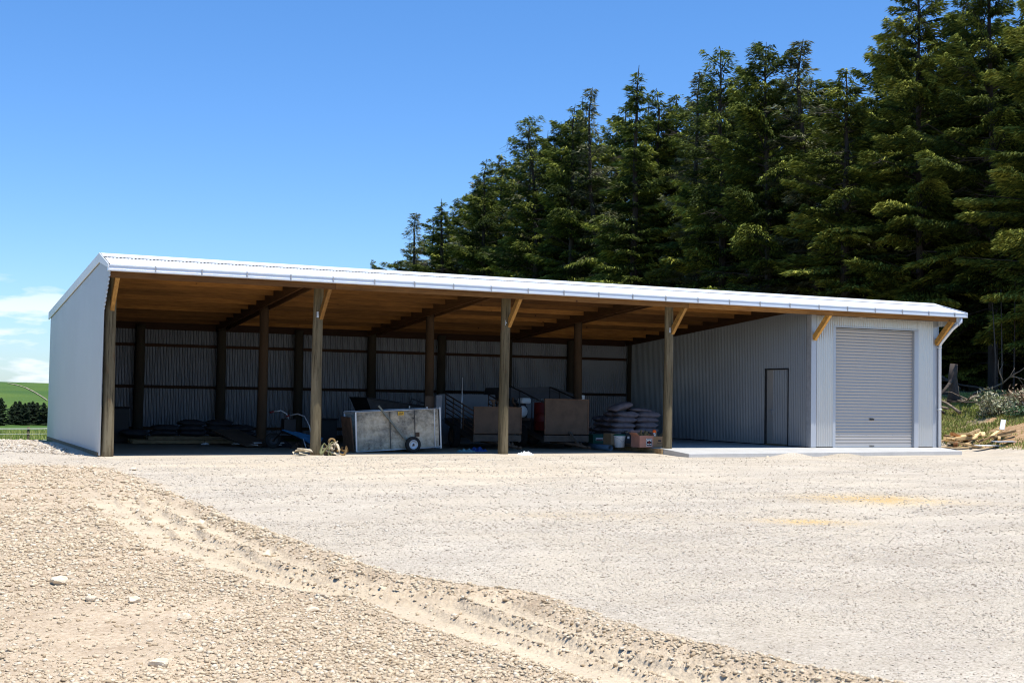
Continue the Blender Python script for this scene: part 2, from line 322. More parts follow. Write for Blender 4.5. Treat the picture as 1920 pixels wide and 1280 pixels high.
st=m.noise(1,7,.66,(.6,1.15,1)); c=m.mix(1,c,m.ramp(st,[(.32,(.80,.745,.69)),(.5,(.92,.865,.80)),(.66,(1.03,.97,.90))]),'MULTIPLY'); c=m.mix(m.math('MULTIPLY',m.attr('inside'),.85),c,(.25,.19,.13)); c=m.mix(m.attr('grass'),c,gr)  # inside mask mixes the shed's shade into the floor colour
br=m.ramp(mid,[(.3,(.22,.13,.065)),(.5,(.40,.25,.13)),(.7,(.54,.38,.23))]); c=m.mix(m.attr('bare'),c,br)
lt=m.ramp(mid,[(.3,(.02,.016,.01)),(.6,(.06,.045,.025))]); c=m.mix(m.attr('litter'),c,lt)
hh=m.math('ADD',m.math('MULTIPLY',vt.outputs['Distance'],-.6),fine); vb=m.n('ShaderNodeTexVoronoi'); vb.inputs['Scale'].default_value=26; m.l(tcn.outputs['Object'],vb.inputs['Vector']); hh=m.math('ADD',hh,m.math('MULTIPLY',m.math('MULTIPLY',vb.outputs['Distance'],m.attr('mound')),-1.1)); m.bump(hh,.6,.02); m.set(c,.95,0,.15)
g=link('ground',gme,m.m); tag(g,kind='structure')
# farm track on the far hill
pts=[]
for px,py_,d in ((14,725,640),(30,729,610),(50,735,560),(62,740,520),(75,746,480),(90,757,430)):
    v=fw+rt*(px-960)/2411.21-up*(py_-640)/2411.21; s=d/math.hypot(v.x,v.y); pts.append((CAM[0]+v.x*s,CAM[1]+v.y*s))
V=[];F=[]
PP=[(pts[i][0]*(1-t)+pts[i+1][0]*t,pts[i][1]*(1-t)+pts[i+1][1]*t) for i in range(len(pts)-1) for t in np.linspace(0,1,12)[:-1]]
for i,(x,y) in enumerate(PP):
    w=4.0*(.4+.9*vn(np.array([i*.5]),np.array([.5]),4)[0])
    for s in (-1,1): 
        X,Y=x+s*w*.12,y+s*w; V.append((X,Y,ground_z(X,Y)+.25))
    if i: F.append((2*i-2,2*i-1,2*i+1,2*i))
tag(link('farm_track',mesh_np('farm_track',V,F),simple('pale clay track',(.30,.27,.17),.95)),kind='structure')
# ------------------------------------------------------------------ loose gravel (uncountable) 
def ico():
    t=(1+5**.5)/2; v=np.array([(-1,t,0),(1,t,0),(-1,-t,0),(1,-t,0),(0,-1,t),(0,1,t),(0,-1,-t),(0,1,-t),(t,0,-1),(t,0,1),(-t,0,-1),(-t,0,1)],float); v/=np.linalg.norm(v[0])
    f=np.array([(0,11,5),(0,5,1),(0,1,7),(0,7,10),(0,10,11),(1,5,9),(5,11,4),(11,10,2),(10,7,6),(7,1,8),(3,9,4),(3,4,2),(3,2,6),(3,6,8),(3,8,9),(4,9,5),(2,4,11),(6,2,10),(8,6,7),(9,8,1)]); return v,f
IV,IF=ico()
def stones(n,r0,r1,a0,a1,smin,smax,pick,name,seed):
    g=np.random.default_rng(seed); r=np.sqrt(g.uniform(0,1,n)*(r1*r1-r0*r0)+r0*r0) if r1/r0<2 else r0*(r1/r0)**g.uniform(0,1,n); a=np.radians(g.uniform(a0,a1,n))
    x=CAM[0]+r*np.sin(a); y=CAM[1]+r*np.cos(a); mo,tr,_=masks(x,y)
    keep=g.uniform(0,1,n)<pick(x,y,mo,tr); x,y,r,mo=x[keep],y[keep],r[keep],mo[keep]; n=len(x)
    bz=np.exp(-((x-(berm_x(y)+.05))/.14)**2)*(y<-9); s=smin+(smax-smin)*np.minimum(1,g.uniform(0,1,n)**6.5*(.45+.55*mo)+.32*bz*g.uniform(0,1,n)**2); s*=np.clip(r/10,.8,1.8)*.85
    z=ground_h(x,y)
    V=IV[None]*g.uniform(.42,1.35,(n,12,1)); V=V*s[:,None,None]*np.stack([g.uniform(.7,1.3,n),g.uniform(.7,1.2,n),g.uniform(.4,.85,n)],-1)[:,None]
    th=g.uniform(0,6.28,n); tl=g.uniform(-.5,.5,n); c,q=np.cos(th),np.sin(th); X=V[...,0]*c[:,None]-V[...,1]*q[:,None]; Y=V[...,0]*q[:,None]+V[...,1]*c[:,None]; Z=V[...,2]+X*np.tan(tl)[:,None]*.6
    P=np.stack([X+x[:,None],Y+y[:,None],Z+(z+s*.22)[:,None]],-1).reshape(-1,3)
    Fc=(IF[None]+12*np.arange(n)[:,None,None]).reshape(-1,3)
    return P,Fc,np.repeat(g.uniform(0,1,n),20),np.repeat(mo,20)
def open_yard(x,y): return ((x<0)|(x>23.4)|(y<-1.7+.9*(x<13))).astype(float)*(y<7.5)*((x<13)|(y<-1.9)|(x>23.4))*(x<26)*((x<-.5)|(y<.2))
smooth=lambda x,y:(.45+.55*ss(fbm(x*1.3,y*1.3,3,101),.36,.55))*(1-.8*np.exp(-((x+2.9)/.45)**4-((y+20.6)/1.0)**4)-.15*np.exp(-((x+3.4)/.6)**2-((y+18.2)/.5)**2))
parts=[stones(400000,4.8,14,-1,50,.0028,.026,lambda x,y,mo,tr:(.30+.70*mo)*(1-.93*tr)*smooth(x,y),'a',1),
       stones(220000,8,34,-1,50,.005,.028,lambda x,y,mo,tr:(.55+.45*mo)*(1-.85*tr)*open_yard(x,y)*np.maximum(ss(np.hypot(x-CAM[0],y-CAM[1]),8,14),1-mo)*(.35+.65*ss(fbm(x*.45,y*1.4,3,103),.38,.56)),'b',2),
       stones(9000,28,37,3,14,.018,.075,lambda x,y,mo,tr:open_yard(x,y)*(x<-.35),'c',3)]
V=[];Fs=[];ra=[];mo=[];o=0
for p,f,a,b in parts: V.append(p);Fs.append(f+o);o+=len(p);ra.append(a);mo.append(b)
sme=mesh_np('gravel',np.concatenate(V),np.concatenate(Fs),False,{'rnd':('FACE',np.concatenate(ra)),'mo':('FACE',np.concatenate(mo))})
m=Mt('loose stones'); a=m.attr('rnd'); c1=m.ramp(a,[(0,(.36,.29,.22)),(.25,(.60,.53,.44)),(.7,(.74,.67,.57)),(1,(.84,.80,.72))]); c2=m.ramp(a,[(0,(.42,.30,.17)),(.25,(.66,.52,.34)),(.8,(.78,.65,.46)),(1,(.88,.80,.64))])
c=m.mix(m.attr('mo'),c1,c2); c=m.mix(.3,c,m.ramp(m.noise(60,3,.7),[(.3,(.35,.28,.2)),(.7,(.75,.68,.56))])); c=m.mix(1,c,(.88,.845,.80),'MULTIPLY'); M['stone']=m.set(c,.9,0,.2)
tag(link('gravel',sme,m.m),'loose pale gravel and clods scattered over the yard','gravel',kind='stuff')
# big single rocks
def onz(px,py,z=0):
    v=fw+rt*(px-960)/2411.21-up*(py-640)/2411.21; s=(z-CAM[2])/v.z; return CAM[0]+v.x*s,CAM[1]+v.y*s
def rock(px,py,size,label,seed,z0=.08):
    g=random.Random(seed); x,y=onz(px,py,z0); import bmesh
    b=bmesh.new(); bmesh.ops.create_icosphere(b,subdivisions=3,radius=1)
    pl=[(Vector((g.gauss(0,1),g.gauss(0,1),g.gauss(0,1))).normalized(),g.uniform(.55,.85)) for _ in range(11)]
    for v in b.verts:
        for nrm,dd_ in pl:
            t=v.co.dot(nrm)-dd_
            if t>0: v.co-=nrm*t*.93
        v.co+=v.normal*g.uniform(-.012,.012); v.co=Vector((v.co.x*1.25,v.co.y*.95,v.co.z*.62))*size
    me=bpy.data.meshes.new('rock'); b.to_mesh(me); b.free(); o=link('rock',me,M['rockm']); o.location=(x,y,ground_z(x,y)+size*.25); o.rotation_euler=(g.uniform(-.2,.2),g.uniform(-.2,.2),g.uniform(0,6))
    return tag(o,label,'rock')
m=Mt('pale rock'); f=m.noise(14,7,.7); c=m.ramp(f,[(.3,(.48,.37,.24)),(.5,(.72,.59,.42)),(.7,(.82,.72,.55))]); m.bump(f,.5,.02); M['rockm']=m.set(c,.9,0,.2)
for i,(px,py_,s,l) in enumerate([(110,1098,.068,'largest pale flat rock on the loose mound near the left edge'),(375,970,.062,'tan rock at the near end of the wheel track edge beneath the left post'),
 (502,1028,.058,'tan rock on the berm beside the start of the wheel tracks'),(710,1085,.06,'angular rock on the berm edge left of the yard centre'),(1437,1248,.042,'pointed pale rock at the right end of the berm near the bottom'),
 (1158,1217,.035,'flat square stone pressed in the berm left of the pointed rock'),(250,1132,.045,'dark sided clod on the mound right of the largest flat rock'),(172,1130,.04,'small rounded rock between the largest flat rock and the dark clod'),
 (345,1165,.045,'white rock amid the clods in the lower left'),(585,1140,.04,'brownish clod in the stony ground left of the wheel tracks'),(297,1252,.05,'tan block at the bottom left edge by the smooth sand'),
 (250,873,.075,'brown stone in front of the left bay, right of the corner post'),(176,871,.06,'brown stone just left of the corner post foot'),(1440,848,.05,'reddish stone in front of the concrete apron')]):
    rock(px,py_,s,l,i+50)
# ------------------------------------------------------------------ the shed
XL,XR,XW,DY=-.07,22.84,18.35,9.68; XRR=23.10
YR,YG,ZR=.42,-.80,4.225   # ridge line, back of the gutter, ridge height
zr=lambda y:ZR-.0812*(y-YR)
zc=lambda y:ZR+.262*(y-YR)
shed=empty('farm_shed',(0,0,0),0,'long open fronted corrugated metal farm shed with timber poles and a white roof','shed')
P=.0762; AMP=.019
def corr_x(x0,x1,y,zb,zt,name,mat,parent=shed,amp=AMP,seg=8,flip=False):
    """vertical sheet facing y, waves along x; zb, zt numbers or functions of x"""
    n=int((x1-x0)/P*seg)+1; x=np.linspace(x0,x1,n); w=y+amp*np.cos(2*np.pi*x/P)
    b=np.array([zb(v) if callable(zb) else zb for v in x]); t=np.array([zt(v) if callable(zt) else zt for v in x])
    V=np.concatenate([np.stack([x,w,b],-1),np.stack([x,w,t],-1)]); i=np.arange(n-1); F=np.stack([i,i+1,n+i+1,n+i],-1)
    return link(name,mesh_np(name,V,F,True),mat,parent)
def corr_y(y0,y1,x,zb,zt,name,mat,parent=shed,amp=AMP,seg=8):
    n=int((y1-y0)/P*seg)+1; y=np.linspace(y0,y1,n); w=x+amp*np.cos(2*np.pi*y/P)
    b=np.array([zb(v) if callable(zb) else zb for v in y]); t=np.array([zt(v) if callable(zt) else zt for v in y])
    V=np.concatenate([np.stack([w,y,b],-1),np.stack([w,y,t],-1)]); i=np.arange(n-1); F=np.stack([i,i+1,n+i+1,n+i],-1)
    return link(name,mesh_np(name,V,F,True),mat,parent)
# roof: main slope and short front slope, corrugated, with ridge cap and barge flashings
n=int((XRR-XL)/P*6); x=np.linspace(XL,XRR,n); w=.0085*np.cos(2*np.pi*x/P)
def slope(ys,zs,name):
    V=np.concatenate([np.stack([x,np.full(n,a),b+w],-1) for a,b in zip(ys,zs)]); i=np.arange(n-1)
    F=np.concatenate([np.stack([k*n+i,k*n+i+1,(k+1)*n+i+1,(k+1)*n+i],-1) for k in range(len(ys)-1)]); return link(name,mesh_np(name,V,F,True),M['roofing'],shed)
slope([YR,9.86],[ZR,zr(9.86)],'roof'); slope([YG-.03,YR],[zc(YG-.03),ZR],'front_roof_slope')
b=MB(); t=.022
b.prism([(YR-.34,zc(YR-.34)+.014),(YR-.34,zc(YR-.34)+.020),(YR,ZR+t+.012),(YR+.3,zr(YR+.3)+t),(YR+.3,zr(YR+.3)+.012),(YR,ZR+.014)],0,XL-.02,XRR+.02); b.build('ridge_cap',M['roofing'],shed)
for nm,xa,xb in (('barge_flashing',XL-.055,XL-.03),('barge_flashing',XRR+.03,XRR+.055)):
    b=MB(); b.prism([(YR,ZR+.03),(9.88,zr(9.88)+.03),(9.88,zr(9.88)-.17),(YR,ZR-.17)],0,xa,xb)
    b.prism([(YR,ZR+.028),(YG-.04,zc(YG-.04)+.028),(YG-.04,zc(YG-.04)-.05),(YR,ZR-.172)],0,xa+.001,xb-.001)
    b.prism([(YR,ZR+.035),(9.88,zr(9.88)+.035),(9.88,zr(9.88)+.025),(YR,ZR+.025)],0,min(xa,XL-.03) if xa<0 else XRR-.08,max(xb,XL+.08) if xa<0 else xb+.001)
    bevel(b.build(nm,M['gutter'] if xa>0 else M['roofing'],shed),.003,1)
# walls
def ztl(y): return (zr(y) if y>YR else zc(y))-.03
def zbl(y): return .02-.06*max(0,y)/9.7 if y>-.13 else 3.02+(-.13-y)*(.66/.62)
corr_y(YG-.02,DY,XL,zbl,ztl,'side_wall',M['clad'])
corr_y(YG-.02,DY,XR+.02,lambda y:.10 if y>-.02 else 3.55,ztl,'side_wall',M['clad'])
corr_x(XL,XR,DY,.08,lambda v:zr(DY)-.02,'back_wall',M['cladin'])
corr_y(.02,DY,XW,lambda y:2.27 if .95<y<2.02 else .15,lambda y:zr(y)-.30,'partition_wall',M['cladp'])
b=MB(); b.box((XL-.0,DY/2,-.02),(.05,DY,.20)); b.build('base_board',M['oldwood'],shed)
b=MB(); b.box((XR/2,DY-.03,-.06),(XR-.2,.04,.34)); b.build('base_board',M['poled'],shed)
b=MB(); b.box((XW-.005,5.85,.135),(.03,7.6,.03)); b.box((XW-.005,.47,.135),(.03,.9,.03)); b.build('bottom_plate',M['darkmetal'],shed)
# front wall of the closed bay
corr_x(18.52,19.10,0,.15,3.70,'front_wall',M['cladf']); corr_x(22.10,22.68,0,.15,3.70,'front_wall',M['cladf']); corr_x(19.12,22.08,-.004,3.42,3.70,'front_wall',M['cladf'])
def strip(name,x0,x1,y0,y1,z0,z1,mat='flash'):
    b=MB(); b.box(((x0+x1)/2,(y0+y1)/2,(z0+z1)/2),(x1-x0,y1-y0,z1-z0)); return bevel(b.build(name,M[mat],shed),.002,1)
strip('corner_flashing',XW-.012,18.51,-.016,-.006,.14,3.71); strip('corner_flashing',XW-.022,XW-.018,-.012,.17,.14,3.71,'bracket')
strip('door_flashing',19.08,19.17,-.022,-.012,.13,3.40); strip('door_flashing',21.97,22.12,-.022,-.012,.13,3.40); strip('door_flashing',19.08,22.12,-.020,-.010,3.402,3.45)
strip('door_flashing',19.165,19.172,-.01,.12,.14,3.40); strip('door_flashing',21.968,21.975,-.01,.12,.14,3.40)
strip('corner_flashing',22.66,XR+.04,-.018,-.008,.13,3.71)
strip('corner_post',18.40,18.52,.03,.20,.14,3.72,'darkmetal')
# roller door
rd=[];ribs=38
for i in range(ribs*8+1):
    u=i/8; z=.17+u*(3.22/ribs); k=u%1; d=.018*(math.sin(math.pi*min(k/.55,1)) if k<.55 else 0); rd.append((z,.075-d))
V=[(xx,yy_,zz) for xx in (19.172,21.968) for zz,yy_ in rd]; k=len(rd); F=[(i,k+i,k+i+1,i+1) for i in range(k-1)]
door=link('roller_door',mesh_np('roller_door',V,F,False),M['roller'],shed)
b=MB(); b.box((20.57,.075,.16),(2.79,.03,.05)); b.build('bottom_rail',M['galv'],door)
b=MB(); b.box((20.50,.05,.90),(.15,.02,.035)); b.build('lock_handle',M['black'],door); b=MB(); b.box((20.50,.05,.175),(.15,.03,.02)); b.build('pull_handle',M['black'],door)
# person door in the partition
b=MB(); b.box((XW+.012,.965,1.20),(.07,.045,2.16)); b.box((XW+.012,2.00,1.20),(.07,.045,2.16)); b.box((XW+.012,1.483,2.262),(.068,1.03,.03)); b.build('door_frame',M['darkmetal'],shed)
corr_y(.99,1.70,XW+.04,.17,2.24,'door',M['cladp'])
pd=[o for o in shed.children if o.name.startswith('door') and not 'f' in o.name.split('.')[0][4:]][-1]
b=MB(); b.box((XW+.04,1.84,1.205),(.02,.275,2.07)); b.build('door_stile',M['roller'],pd)
b=MB(); b.tube([(XW+.03,1.76,1.1),(XW-.03,1.76,1.1),(XW-.03,1.62,1.1)],.011,8); b.box((XW+.024,1.76,1.06),(.012,.05,.16)); b.build('handle',M['galv'],pd)
strip('door_sill',XW-.02,XW+.06,.96,2.0,.13,.165,'oldwood')
# poles
def pole(x,y,z0,z1,r0,r1,name,seed,mat='pole'):
    g=random.Random(seed); b=MB(); k=14; pts=[];ra=[]
    for i in range(k+1):
        t=i/k; pts.append((x+.008*math.sin(t*5+seed),y+.008*math.cos(t*4+seed*2),z0+(z1-z0)*t)); ra.append((r0+(r1-r0)*t)*(1+g.uniform(-.025,.025)))
    b.tube(pts,ra,20); return b.build(name,M[mat],shed)
for i,(x_,z0) in enumerate(((.09,-.2),(4.56,-.2),(9.19,-.2),(13.80,-.2))): pole(x_,0,z0,4.05,.125,.108,'front_pole',i+1)
for i in range(3): pole(4.6*(i+1),4.79,-.2,zr(4.79)-.28,.13,.115,'middle_pole',i+11,'polem')
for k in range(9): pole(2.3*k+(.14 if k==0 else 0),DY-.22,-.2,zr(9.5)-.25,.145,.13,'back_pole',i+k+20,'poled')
# rafters, purlins
for k in range(5):
    b=MB(); xx=4.6*k+(.16 if k==0 else 0)
    if k==4: xx=XW-.08
    for s in (-1,1) if 0<k<4 else (1,): b.beam((xx+s*.125*(0<k<4),.2,zr(.2)-.24),(xx+s*.125*(0<k<4),DY-.1,zr(DY-.1)-.20),.05,.30)
    b.build('rafter',M['pineY'],shed)
ys=[.95+.82*i for i in range(11)]
for k in range(4):
    xa=4.6*k+.16; xb=4.6*(k+1)-.155 if k<3 else XW-.11
    for yv in ys:
        b=MB(); b.box(((xa+xb)/2,yv,zr(yv)-.125),(xb-xa,.05,.19)); b.build('purlin',M['pineX'],shed)
b=MB(); b.box(((XW)/2,DY-.12,zr(DY)-.20),(XW-.3,.05,.32)); b.build('back_top_beam',M['girt'],shed)
# eave beam, canopy purlins, outriggers
cuts=[XL+.02,4.72,9.32,13.92,18.5,XRR-.03]
for a_,c_ in zip(cuts,cuts[1:]):
    b=MB(); b.box(((a_+c_)/2,-.70,3.755),(c_-a_-.006,.05,.20)); b.build('eave_beam',M['pineX'],shed)
    b=MB(); b.box(((a_+c_)/2,-.22,zc(-.22)-.13),(c_-a_-.006,.05,.19)); b.build('purlin',M['pineX'],shed)
    b=MB(); b.box(((a_+c_)/2,.30,4.03),(c_-a_-.006,.05,.26)); b.build('purlin',M['pineX'],shed)
for i,x_ in enumerate((.10,4.60,9.25,13.86,18.42,22.76)):
    b=MB(); b.beam((x_,-.05 if i<4 else -.02,3.06),(x_,-.66,3.70),.085,.15); br=bevel(b.build('knee_brace',M['brace'],shed),.004,1)
    b=MB(); b.beam((x_+.07,.35,4.0),(x_+.07,-.67,3.80),.045,.14); b.build('outrigger',M['pineY'],shed)
    if 0<i<4: b=MB(); b.box((x_-.085,-.10,3.12),(.045,.02,.13)); b.box((x_-.085,-.115,3.12),(.02,.02,.03)); b.build('bracket_plate',M['galv'],br)
for z_ in (.31,1.49,2.67):
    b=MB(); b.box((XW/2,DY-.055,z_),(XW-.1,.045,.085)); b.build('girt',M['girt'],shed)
b=MB(); b.prism([(YR+.3,zr(YR+.3)-.035),(DY-.2,zr(DY-.2)-.035),(DY-.2,zr(DY-.2)-.041),(YR+.3,zr(YR+.3)-.041)],0,XL+.08,XW-.02); b.build('roof_lining',M['paper'],shed)
# gutter with brackets and downpipe
b=MB(); G=[(p[0]+.58,p[1]+.045) for p in [(-1.285,3.84),(-1.285,3.735),(-1.40,3.735),(-1.41,3.745),(-1.41,3.775),(-1.402,3.782),(-1.402,3.832),(-1.412,3.838),(-1.412,3.860),(-1.385,3.860),(-1.385,3.845),(-1.393,3.745),(-1.293,3.745),(-1.293,3.84)]]
b.prism(G,0,XL-.04,XRR+.06); b.box((XL-.042,-.768,3.842),(.004,.12,.12)); b.box((XRR+.062,-.768,3.842),(.004,.12,.12)); gu=b.build('gutter',M['gutter'],shed)
gb=MB(); gb.box((0,-.8375,3.84),(.026,.008,.13)); gb.box((0,-.78,3.913),(.018,.11,.006)); g0=gb.build('gutter_bracket',M['bracket'],gu)
for i in range(24):
    o=g0 if i==0 else g0.copy()
    if i: COL.objects.link(o); o.parent=gu
    o.location.x=.95*(i+1)-.12
b=MB(); X=XR+.02; b.tube([(X+.1,-.77,3.79),(X+.1,-.77,3.66),(X,-.74,3.58),(X,-.66,3.53),(X,-.56,3.47),(X,-.17,3.13),(X,-.10,3.06),(X,-.075,2.96),(X,-.075,.14)],.048,14); dp=b.build('downpipe',M['gutter'],shed)
for z_ in (2.96,1.2): b=MB(); b.lathe([(.05,-.02),(.056,-.02),(.056,.02),(.05,.02)],(X,-.075,z_),16); b.box((X,-.03,z_),(.14,.012,.035)); b.build('pipe_clip',M['white'],dp)
# slab with sloping apron
b=MB(); yA,yB,xa,xb=-1.25,-.82,13.62,22.97
V=[(xa,yA,.045),(xa,-.02,.125),(xa,DY,.13),(xa,DY,-.2),(xa,yA,-.2),(xb,yB,.06),(xb,-.02,.125),(xb,DY,.13),(xb,DY,-.2),(xb,yB,-.2)]
b.add(V,[(0,1,2,3,4),(9,8,7,6,5)]+[(i,5+i,5+(i+1)%5,(i+1)%5) for i in range(5)]); sl=bevel(b.build('concrete_slab',M['conc'],shed),.012,2)
b=MB(); b.box((13.585,2.2,.0),(.05,4.6,.22)); b.build('slab_formwork',M['oldwood'],shed)
# ------------------------------------------------------------------ conifers
def foliage(name,dark,light,yel):
    m=Mt(name); a=m.attr('tone'); c=m.ramp(a,[(0,dark),(.55,light),(1,yel)])
    tr_=m.n('ShaderNodeBsdfTranslucent'); m.l(m.mix(.5,c,(.13,.17,.03)),tr_.inputs[0]); m.set(c,.75,0,.12)
    sh=m.n('ShaderNodeMixShader'); sh.inputs[0].default_value=.20; o=m.t.nodes['Material Output']; m.l(m.p.outputs[0],sh.inputs[1]); m.l(tr_.outputs[0],sh.inputs[2]); m.l(sh.outputs[0],o.inputs[0]); return m.m
M['fol']=[foliage('dark conifer needles',(.014,.025,.006),(.082,.110,.020),(.34,.36,.06)),foliage('yellow green conifer needles',(.022,.036,.006),(.13,.155,.024),(.46,.45,.08)),foliage('pale thin conifer needles',(.06,.065,.035),(.16,.165,.085),(.30,.28,.15)),
          foliage('far conifer needles',(.018,.030,.020),(.034,.055,.032),(.06,.08,.045))]
M['bark']=simple('conifer bark',(.05,.038,.03),.95,0,.4,5,.4,stretch=(1,1,.3)); M['twig']=simple('bare dead twigs',(.20,.17,.14),.95,0,.3,5,.1)
def conifer_meshes(seed,H=17.,Rb=3.1,base=.12,dens=1.,sparse_top=0.,fol=0,blade=.24,topq=.75,wonk=.25):
    g=np.random.default_rng(seed); k=12; tz=np.linspace(0,1,k+1)
    lean=np.cumsum(g.normal(0,.05*wonk*4,(k+1,2)),0)*tz[:,None]; ax=lambda t:np.array([np.interp(t,tz,lean[:,0]),np.interp(t,tz,lean[:,1]),t*H])
    tb=MB(); tb.tube([ax(t) for t in tz],[.21*(1-t)**.8+.012 for t in tz],9)
    trunk=bpy.data.meshes.new('trunk'); 
    V=[];T=[];tone=[];limb=MB(); dead=MB()
    # whorls
    h=base; 
    bulge=g.uniform(.85,1.25,(24,12))
    while h<.985:
        nb=int(g.integers(4,7)); a0=g.uniform(0,6.28); h0=h
        env=(1-h)**topq*(1 if h>base+.12 else .8)
        for j in range(nb):
            h=min(.985,max(base,h0+g.uniform(-.022,.022))); p=ax(h)
            a=a0+j*6.283/nb+g.normal(0,.35); L=Rb*env*g.uniform(.35,1.2)*bulge[int(h*23),int((a%6.283)/6.284*12)]
            L=max(L,.22)
            if g.uniform()<.07: L*=1.3
            thin=1-sparse_top*ss(np.array(h),.55,.9)
            el=.15+.55*h-.25*(1-h)+g.normal(0,.24)   # start elevation
            n=max(4,int(L/.22)); s=np.linspace(0,1,n+1)
            pitch=el-.75*s*(1-.5*h)+.55*s**2.5
            dl=L/n; x=np.concatenate([[0],np.cumsum(np.cos(pitch[:-1])*dl)]); z=np.concatenate([[0],np.cumsum(np.sin(pitch[:-1])*dl)])
            aa=a+np.cumsum(g.normal(0,.05,n+1)); bx=p[0]+np.cos(aa)*x; by=p[1]+np.sin(aa)*x; bz=p[2]+z
            if L>.9: (limb).tube([(bx[i],by[i],bz[i]) for i in (0,n//2,n)],[.016+.012*L,.012+.004*L,.006],4,False)
            dropped=g.uniform()<.05 and L>1
            if dropped: 
                for q in range(14):
                    i=int(g.integers(n//2,n+1)); e=np.array([bx[i],by[i],bz[i]]); dead.tube([e,e+np.array([math.cos(a+g.normal(0,.8))*.6,math.sin(a+g.normal(0,.8))*.6,g.uniform(-.4,.1)])],[.012,.004],3,False)
                continue
            btone=np.clip(g.normal(.40,.22),0,1)
            # side twigs in a drooping spray
            m_=int(max(20,dens*thin*(74*L+62*L*L))); 
            u=g.uniform(.12,1,m_)**.75; side=g.choice([-1,1],m_); wid=(.10+.42*L*np.sin(np.pi*np.clip(u*.8+.12,0,1))*.62); v=g.uniform(0,1,m_)**.8*wid
            fx=np.interp(u,s,x); fz=np.interp(u,s,z); dv=g.normal(0,.05,m_)
            off=v*side; fwd=v*.55
            rx=fx+fwd; cx=p[0]+np.cos(a)*rx-np.sin(a)*off+g.normal(0,.05,m_); cy=p[1]+np.sin(a)*rx+np.cos(a)*off+g.normal(0,.05,m_); cz=p[2]+fz-.38*v*v/max(.5,L)*1.5-.12*v+dv
            da=a+side*g.uniform(.3,1.0,m_)*(v/wid*.7+.3); dz=g.uniform(-.75,.35,m_)
            bl=blade*g.uniform(.6,1.3,m_); d=np.stack([np.cos(da)*np.cos(dz),np.sin(da)*np.cos(dz),np.sin(dz)],-1)
            nrm=g.normal(0,1,(m_,3))+np.array([0,0,1.3]); w=np.cross(d,nrm); w/=np.linalg.norm(w,axis=1)[:,None]
            c=np.stack([cx,cy,cz],-1); wd=(.115*bl*g.uniform(.7,1.4,m_))[:,None]
            # each blade: a kite of two triangles bent at the middle
            q0=c-d*bl[:,None]*.35; q1=c+w*wd; q2=c+d*bl[:,None]*.65-np.array([0,0,.12])*bl[:,None]; q3=c-w*wd
            V.append(np.stack([q0,q1,q2,q3],1).reshape(-1,3)); tone.append(np.clip(btone+.34*(u-.55)+g.normal(0,.20,m_),0,1))
        h=h0+g.uniform(.017,.030)*(1+.2*(h<.3))*(17/H)**.5
    V=np.concatenate(V); n=len(V)//4; F=np.arange(4*n).reshape(n,4)
    for q in range(16):   # dead stubs low on the trunk
        t=g.uniform(.03,base+.18); a=g.uniform(0,6.28); e=ax(t); L=g.uniform(.6,1.9); dead.tube([e,e+np.array([math.cos(a)*L*.6,math.sin(a)*L*.6,.02]),e+np.array([math.cos(a+.2)*L,math.sin(a+.2)*L,-.15*L])],[.022,.014,.004],4,False)
    cm=mesh_np('crown',V,F,False,{'tone':('FACE',np.concatenate(tone))}); cm.materials.append(M['fol'][fol])
    def mk(b,nm,mt): me=bpy.data.meshes.new(nm); me.from_pydata(b.v,[],b.f); me.materials.append(mt); return me
    for me_b in (tb,): me_b.add(limb.v,limb.f); me_b.add(dead.v,dead.f)
    return dict(trunk=mk(tb,'trunk',M['bark']),crown=cm)
PR=[conifer_meshes(1,fol=0,Rb=3.4,topq=.65),conifer_meshes(2,fol=0,Rb=3.7,topq=.55,base=.16),conifer_meshes(3,fol=1,Rb=3.2,topq=.62),conifer_meshes(4,fol=2,Rb=2.5,sparse_top=.8,dens=.6,base=.3,topq=.7,wonk=.5),
    conifer_meshes(5,fol=1,Rb=3.5,topq=.55,base=.2,wonk=.5),conifer_meshes(6,fol=0,Rb=2.8,topq=.85,base=.1,dens=1.1),conifer_meshes(7,fol=0,Rb=3.3,topq=.5,sparse_top=.5,base=.24,wonk=.7,dens=.85)]
BIG=[conifer_meshes(11,H=21,fol=1,Rb=4.3,topq=.55,base=.13,dens=1.15,blade=.25),conifer_meshes(12,H=21,fol=0,Rb=4.2,topq=.55,base=.15,dens=1.1,blade=.25)]
FAR=conifer_meshes(21,H=10,fol=3,Rb=3.0,topq=.7,base=.02,dens=.35,blade=.6)
def tree(pr,x,y,sxy,sz,rz,label,cat='conifer',group=None,name='conifer',z=None):
    e=empty(name,(x,y,ground_z(x,y)-.1 if z is None else z),rz,label,cat,group); e.scale=(sxy,sxy,sz)
    o=link('trunk',pr['trunk'],None,e); link('crown',pr['crown'],None,e)
    return e
def atd(px,py,d):
    v=fw+rt*(px-960)/2411.21-up*(py-640)/2411.21; s=d/math.hypot(v.x,v.y); return CAM[0]+v.x*s,CAM[1]+v.y*s,CAM[2]+v.z*s
def belt_tree(px,top,xline,pr,label,group=None,sx=1,H0=17.):
    """stand a tree of the belt where the ray through column px crosses the row at x = xline"""
    lo,hi=5,400
    for _ in range(50):
        md=(lo+hi)/2
        if atd(px,700,md)[0]<xline: lo=md
        else: hi=md
    d=lo; x,y,_=atd(px,700,d); zt=atd(px,top,d)[2]; z0=ground_z(x,y)-.1; s=(zt-z0)/H0
    return tree(pr,x,y,sx*(.55+.45*s),s,random.uniform(0,6.28),label,'conifer',group,z=z0)
